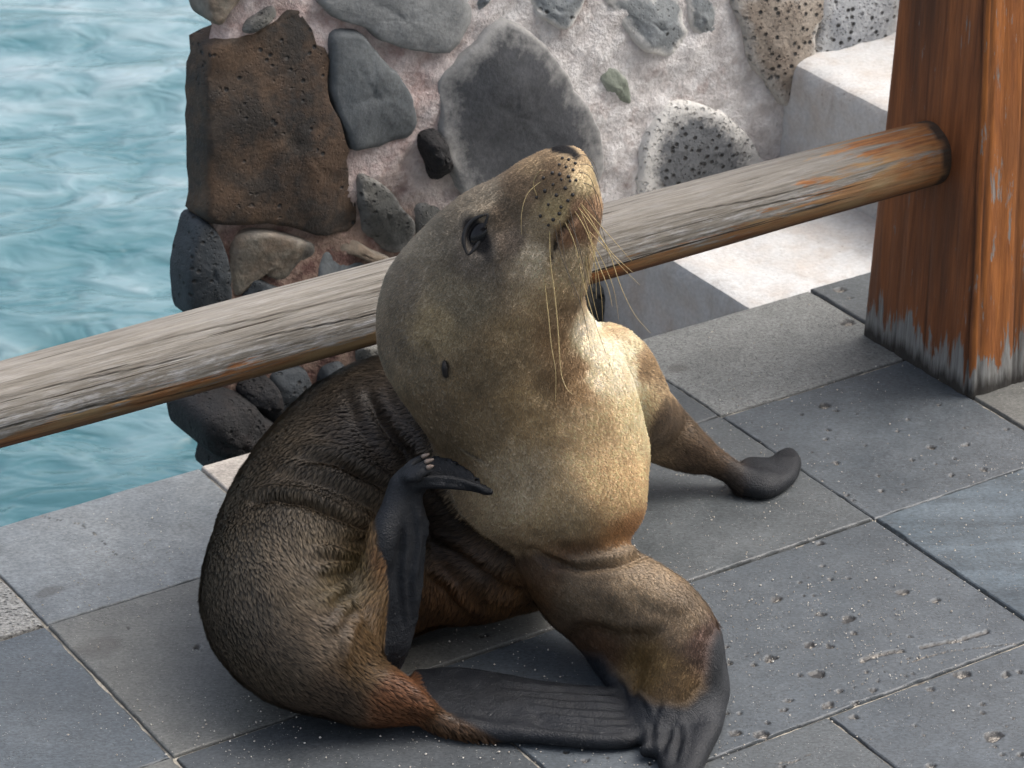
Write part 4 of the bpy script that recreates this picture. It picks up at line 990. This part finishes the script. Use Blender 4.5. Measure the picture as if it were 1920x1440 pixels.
bare = np.maximum(bare, smooth(.010, .005, pd[:, 9])*soft([(770,1240),(1240,1250),(1240,1430),(950,1405),(905,1372),(835,1338),(795,1300)], 8))
bare = np.maximum(bare, smooth(1372, 1412, px+jit[:, 0])*(fs[:, 0]+smooth(.006, 0, pd[:, 3])).clip(0, 1))
var = 1+.35*fbm(SV, 30, 3, 90)+.22*fbm(SV, 90, 2, 91)
skin = KSKIN[None]*(1+.5*fbm(SV, 22, 3, 92))[:, None]
# eye rim, nose leather, mouth line, ear hole are dark skin
eye_d = np.hypot(((px-894)*.86+(py-443)*-.5)/15, ((px-894)*.5+(py-443)*.86)/30)
dk = smooth(1.75, .95, eye_d)*HM
d_, _, _ = linedist2(PXY, [(905,462),(915,482)]); dk = np.maximum(dk, .6*smooth(16, 4, d_)*HM)
nose = soft([(1026,277),(1040,268),(1060,266),(1080,276),(1092,290),(1085,300),(1068,292),(1050,288),(1034,286)], 4)*smooth(-.6, .0, facing)*HM; dk = np.maximum(dk, nose)
d_, _, _ = linedist2(PXY, catmull([(1072,410),(1056,428),(1046,445),(1041,465),(1032,492)], 3)); dk = np.maximum(dk, .75*smooth(5, 1.5, d_)*HM)
ear_d = np.hypot((px-836)/8, (py-692)/17); dk = np.maximum(dk, smooth(1.3, .7, ear_d)*HM)
lum = col.mean(1); col = col*(var*np.interp(lum, [.05, .14, .30, .5], [.80, .92, 1.10, 1.15]))[:, None]*(1+.12*HM[:, None]*np.array([1.1, 1., .85]))
b_ = np.maximum(bare, dk)[:, None]
col = col*(1-b_)+skin*b_
col = col*(1-dk[:, None])+np.array([.011, .0105, .011])*dk[:, None]
# ---- body mesh
def body_mat():
    m = M('sea_lion_coat'); c = m.coord(); colr = m.attr('coat', 'Color'); b = m.attr('bare')
    f = m.noise(c, 520, 3, .7); g = m.noise(c, 130, 4, .65)
    cc = m.mix(.5, colr, m.ramp(f, (.3, .6), (.7, 1.35)), 'MULTIPLY')
    fl = m.noise(c, 260, 3, .6); pale = m.math('MULTIPLY', m.rng(fl, .66, .74), m.math('MULTIPLY', b, .25)); cc = m.mix(pale, cc, (.28, .28, .28))
    m.l(m.rng(m.attr('dark_skin'), 0, 1, .28, .06), m.b.inputs['Specular IOR Level'])
    cv = m.vor(m.coord((1, 1, 1)), 75, 'DISTANCE_TO_EDGE'); cr = m.math('MULTIPLY', m.rng(cv.outputs['Distance'], .0, .05, 1, 0), m.math('MULTIPLY', m.math('MULTIPLY', b, .3), m.rng(g, .45, .65)))
    sc = m.noise(c, 34, 5, .7); cc = m.mix(m.math('MULTIPLY', m.math('MULTIPLY', b, m.rng(sc, .5, .72)), .3), cc, (.04, .043, .048))
    h = m.math('SUBTRACT', m.math('ADD', m.math('MULTIPLY', f, .6), g), m.math('MULTIPLY', cr, 1.2))
    return m.done(cc, m.math('ADD', m.rng(b, 0, 1, .75, .44), m.math('MULTIPLY', m.rng(sc, .35, .7), m.math('MULTIPLY', b, .22))), m.bump(h, .5, .003))
BASE = np.array([.0, 2.90, 0.])
lion = empty('sea_lion', BASE)
tag(lion, 'young brown sea lion sitting on the deck, nose raised, scratching with a hind flipper', 'sea lion')
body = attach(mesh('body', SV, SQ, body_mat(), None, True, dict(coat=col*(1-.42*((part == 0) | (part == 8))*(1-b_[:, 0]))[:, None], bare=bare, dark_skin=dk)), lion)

# ---- fur
SPINE = catmull([pt(*p[:2], **p[2]) for p in [(1060,318,Yv(2.872)),(1000,415,Yv(2.875)),(930,500,Yv(2.88)),(890,590,Yv(2.89)),(920,690,Yv(2.905)),(1000,800,Yv(2.925)),(960,880,Zv(.16)),(860,860,Zv(.145)),(735,875,Zv(.125)),(640,950,Zv(.118)),(560,1060,Zv(.10)),(560,1170,Zv(.085)),(640,1270,Zv(.05)),(740,1318,Zv(.02))]], 5)
FLOWS = [(SPINE, None), (C_fleg.P, 2), (C_nleg.P, 4), (C_rcalf.P, 6)]
def flow(X, prt):
    best = np.full(len(X), 9.); T_ = np.zeros((len(X), 3)); acc = np.zeros((len(X), 3))
    for line, k in FLOWS:
        tg = np.gradient(line, axis=0); tg /= np.linalg.norm(tg, axis=1)[:, None]
        for p, t in zip(line, tg):
            w_ = np.exp(-((X-p)**2).sum(1)/(2*.06**2))
            if k is not None: w_ = w_*np.where(prt == k, 3., .05)
            acc += w_[:, None]*t
    return acc/(np.linalg.norm(acc, axis=1)[:, None]+1e-9)
def make_fur(N):
    tri = np.concatenate([SQ[:, [0, 1, 2]], SQ[:, [0, 2, 3]]])
    A_ = np.linalg.norm(np.cross(SV[tri[:, 1]]-SV[tri[:, 0]], SV[tri[:, 2]]-SV[tri[:, 0]]), axis=1)
    bb = b_[:, 0][tri].mean(1); fz = facing[tri].mean(1); zz = SV[:, 2][tri].mean(1)
    wgt = A_*(bb < .35)*np.where(fz > -.35, 1, .35)*(zz > .004)
    ti = RNG.choice(len(tri), N, p=wgt/wgt.sum())
    r1, r2 = RNG.random(N), RNG.random(N); s = np.sqrt(r1); bc = np.stack([1-s, s*(1-r2), s*r2], 1)
    at = lambda arr: (arr[tri[ti]]*bc.reshape((N, 3)+(1,)*(arr.ndim-1))).sum(1)
    P = at(SV); n = at(SN); n /= np.linalg.norm(n, axis=1)[:, None]; c = at(col)
    prt = part[tri[ti, 0]]; hd = (prt == 1)
    vflow = flow(SV, part); fl = at(vflow)
    # swirl a little
    sw = .55*fbm(P, 14, 2, 33)
    fl = fl-(fl*n).sum(1)[:, None]*n; fl /= np.linalg.norm(fl, axis=1)[:, None]+1e-9
    sd = np.cross(n, fl)
    fl = fl*np.cos(sw)[:, None]+sd*np.sin(sw)[:, None]
    # clumps
    nc = 36000; ci = RNG.choice(N, nc, replace=False); kd = kdtree.KDTree(nc)
    for i, j in enumerate(ci): kd.insert(P[j]-fl[j]*.0, i)
    kd.balance()
    cl = np.array([kd.find(p)[1] for p in P]); cP = P[ci][cl]
    L = np.where(hd, .0034, .0085)*(.7+.6*RNG.random(N)); 
    fyy = proj(P)[1]; L = L*np.where(hd & (fyy < 480), .62, 1.)
    L = L*np.clip(1-1.6*at(b_[:, 0]), .3, 1)*np.where((prt == 4) | (prt == 2), .5, 1.)
    lift = np.where(hd, .34, .30)+.12*RNG.normal(size=N)
    tip = P+L[:, None]*(fl*np.cos(lift)[:, None]+n*np.sin(lift)[:, None])+RNG.normal(size=(N, 3))*.0004
    wet = np.where(hd | (prt == 4) | (prt == 2), .18, .66)*smooth(-.5, .3, fbm(P, 9, 2, 44)+.3)
    ctip = cP+fl*np.where(hd, .0034, .0085)[:, None]+n*.0027
    tip = tip*(1-wet)[:, None]+ctip*wet[:, None]
    dist = np.linalg.norm(P-cP, axis=1); 
    sd = np.cross(n, fl); wd = .00036*(.7+.6*RNG.random(N))[:, None]
    root = P-n*.0006
    mid = root*.45+tip*.55+n*(L*.10)[:, None]
    V = np.stack([root-sd*wd, root+sd*wd, mid+sd*wd*.8, mid-sd*wd*.8, tip], 1).reshape(-1, 3)
    k = np.arange(N)*5; Fq = np.concatenate([np.stack([k, k+2, k+1], 1), np.stack([k, k+3, k+2], 1), np.stack([k+3, k+4, k+2], 1)])
    br = np.exp(.22*RNG.normal(size=N))*(1+.30*vnoise(np.c_[cl*1.37, cl*.11, cl*0.], 1, 5)*np.where(hd, .6, 1.))
    rootc = c*(br*np.where(hd, .7, .55))[:, None]; tipc = np.minimum(c*(br*np.where(hd, 1.5, 1.55))[:, None]*np.array([1.07, .98, .87])+np.where(hd, .030, .012)[:, None]*np.array([1.1, 1., .8]), .85); midc = (rootc+tipc)/2  # tips paler than roots; head tips brightened further as a painted backlit rim
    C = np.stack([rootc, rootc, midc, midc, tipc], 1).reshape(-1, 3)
    m = M('sea_lion_fur'); 
    m.b.inputs['Specular IOR Level'].default_value = .45
    cc = m.attr('coat', 'Color'); m.l(cc, m.b.inputs['Base Color']); m.b.inputs['Roughness'].default_value = .5
    tr = m.n('ShaderNodeBsdfTranslucent'); m.l(cc, tr.inputs[0]); mx = m.n('ShaderNodeMixShader'); mx.inputs[0].default_value = .22
    m.l(m.b.outputs[0], mx.inputs[1]); m.l(tr.outputs[0], mx.inputs[2]); m.l(mx.outputs[0], m.out.inputs[0])
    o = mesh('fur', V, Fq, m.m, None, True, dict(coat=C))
    nn = np.repeat(n*.8+fl*.25, 5, 0); nn += RNG.normal(size=nn.shape)*.10; nn /= np.linalg.norm(nn, axis=1)[:, None]
    attach(o, lion); o.data.normals_split_custom_set_from_vertices(nn.astype(np.float32))
    o['kind'] = 'stuff'
    return o
make_fur(340000)

# ---- eye with lids
def simple(name, c, rough, spec=.5, coat=0.):
    m = M(name); m.b.inputs['Specular IOR Level'].default_value = spec; m.b.inputs['Coat Weight'].default_value = coat
    n = m.noise(m.coord(), 300, 3, .6); col = m.mix(.5, c, m.ramp(n, (.3, .7), (.7, 1.25)), 'MULTIPLY')
    return m.done(col, rough)
def ball(c, ax, r, seg=24, rings=14):
    V = []; Fq = []
    for j in range(rings+1):
        th = math.pi*j/rings
        for i in range(seg):
            ph = 2*math.pi*i/seg
            V.append(np.array(c)+r[0]*math.sin(th)*math.cos(ph)*ax[0]+r[1]*math.sin(th)*math.sin(ph)*ax[1]+r[2]*math.cos(th)*ax[2])
    for j in range(rings):
        for i in range(seg): Fq.append((j*seg+i, (j+1)*seg+i, (j+1)*seg+(i+1) % seg, j*seg+(i+1) % seg))
    return V, Fq
EYEM = simple('eye_dark', (.006, .006, .007), .16, .22, .0); LIDM = simple('eyelid_skin', (.012, .0115, .012), .6, .3)
ec, en = surf(896, 440)
e1 = pt(915, 403, Y=ec[1])-pt(876, 476, Y=ec[1]); e1 -= (e1@en)*en; e1 /= np.linalg.norm(e1); e2 = np.cross(en, e1)
V_, F_ = ball(ec-en*.0060, (e1, e2, en), (.0185, .0112, .0108))
eye = attach(mesh('eye', V_, F_, EYEM), lion)
for pl in ([(877,478),(868,452),(875,426),(893,408),(916,401)], [(877,478),(891,466),(901,447),(909,424),(916,401)]):
    path = []
    for k, (a, b) in enumerate(catmull(pl, 4)):
        p, n = surf(a, b); path.append(p-n*.0001)
    path = relax_path = np.array(path)
    for _ in range(4): path[1:-1] = .5*path[1:-1]+.25*(path[:-2]+path[2:])
    V_, F_ = tube(path, np.interp(np.linspace(0, 1, len(path)), [0, .25, .75, 1], [.0010, .0023, .0021, .0010]), 8)
    lid = mesh('eyelid', np.array(V_)-BASE, F_, LIDM); lid.parent = eye
# ---- ear
p0, n0 = surf(834, 676); p1, n1 = surf(838, 706)
path = np.array([p0-n0*.002, p0*.7+p1*.3+n0*.003, p0*.3+p1*.7+n1*.0028, p1+n1*.0018])
V_, F_ = tube(catmull(path, 4), np.interp(np.linspace(0, 1, 13), [0, .4, .8, 1], [.0016, .0032, .0027, .0007]), 8)
attach(mesh('ear', V_, F_, simple('ear_skin', (.014, .013, .013), .6, .25)), lion)
# ---- claws on the scratching foot
CL = simple('claw', (.20, .15, .12), .35)
for (a, b), (c, d) in (((791,857.5),(805,851)), ((797,867),(813,861)), ((801,878),(813,873))):
    q0, _ = surf(a, b); q0 = q0+np.array([0, -.001, .001]); q1 = pt(c, d, Y=q0[1]-.001)
    V_, F_ = tube(np.linspace(q0, q1, 5), [.0024, .0025, .0022, .0017, .0008], 8); attach(mesh('claw', V_, F_, CL), lion)
# ---- whiskers and their dark roots
WK = simple('whisker', (.48, .36, .17), .4); WKD = simple('whisker_dark', (.09, .07, .05), .4); FO = simple('whisker_root', (.014, .011, .010), .6)
foll = [(1055,296),(1066,300),(1078,306),(1049,310),(1062,314),(1074,318),(1036,325),(1050,327),(1066,331),(1080,338),(1020,334),(1038,346),(1053,336),(1069,340),(1007,371),(1022,358),(1044,366),(1060,353),(1073,365),(1029,384),(1052,388),(1065,376),(1014,405),(1037,410),(1050,400),(1029,422)]
fv, ff = ball((0, 0, 0), np.eye(3), (1, 1, 1), 8, 5); fv = np.array(fv)
for k, (a, b) in enumerate(foll):
    p, n = surf(a, b, 5); r = .0016+.0006*random.random()
    attach(mesh('whisker_root', p+n*.0004+fv*r, ff, FO), lion)
def whisker(pl, dy, thick, dark):
    p, n = surf(*pl[0]); Y0 = p[1]; m = len(pl)-1
    P = [p-n*.002]+[pt(a, b, Y=Y0+dy*((i+1)/m)**1.2) for i, (a, b) in enumerate(pl[1:])]
    path = catmull(P, 8); V_, F_ = tube(path, thick*np.interp(np.linspace(0, 1, len(path)), [0, .6, 1], [1, .8, .3]), 5)
    attach(mesh('whisker', V_, F_, WKD if dark else WK), lion)
WH = [([(1015,405),(1016,477),(1022,537),(1029,600),(1034,650),(1042,700),(1041,755)], -.045, .00062, 0), ([(1029,422),(1032,490),(1040,552),(1046,615),(1051,690),(1059,722),(1073,740)], -.05, .00066, 0),
      ([(1037,410),(1047,460),(1060,500),(1080,545),(1097,600),(1108,660)], -.03, .0005, 1), ([(1050,400),(1075,450),(1092,520),(1108,580),(1128,640),(1150,700)], -.03, .0005, 0),
      ([(1069,372),(1107,418),(1147,474),(1188,512)], .0, .0005, 0), ([(1073,365),(1110,405),(1150,450),(1185,490)], .01, .0004, 0), ([(1060,353),(1100,400),(1140,470),(1165,540),(1190,590),(1220,625)], .0, .0005, 0),
      ([(1065,376),(1098,430),(1120,490),(1140,540),(1148,575)], -.01, .00055, 0), ([(1052,388),(1082,450),(1098,520),(1110,570)], -.02, .0005, 1),
      ([(1080,338),(1110,350),(1125,380),(1130,420)], .02, .0004, 1), ([(1078,306),(1105,310),(1122,340),(1127,380)], .02, .0004, 1), ([(1074,318),(1104,330),(1118,370),(1122,410)], .0, .0004, 1),
      ([(1066,300),(1092,290),(1113,305),(1122,335)], .02, .0004, 1), ([(1080,338),(1108,372),(1124,430),(1135,470)], .02, .0004, 1),
      ([(1098,470),(1092,520),(1090,560),(1100,620)], .01, .0005, 0), ([(1098,460),(1102,510),(1112,560),(1122,600)], .02, .0005, 0), ([(1100,455),(1106,500),(1112,540)], .02, .0005, 0), ([(1099,465),(1097,520),(1104,575)], .02, .0005, 0),
      ([(1100,440),(1125,480),(1150,540),(1160,600)], .02, .00045, 0), ([(1102,430),(1130,460),(1165,500),(1200,535)], .02, .0004, 0), ([(1100,450),(1118,500),(1128,560),(1130,610)], .02, .00045, 0), ([(1085,385),(1106,440),(1116,500),(1118,560)], -.01, .0005, 0), ([(1090,360),(1116,400),(1135,450),(1140,500)], .01, .0004, 1), ([(1060,365),(1075,420),(1085,480),(1089,550)], -.03, .00045, 1), ([(1044,372),(1052,430),(1062,500),(1080,560)], -.035, .00045, 1),
      ([(1007,371),(1000,345),(1010,322),(1022,320)], -.02, .0004, 0), ([(1020,334),(990,362),(978,400),(978,440)], -.02, .0004, 0)]
for a in WH: whisker(*a)
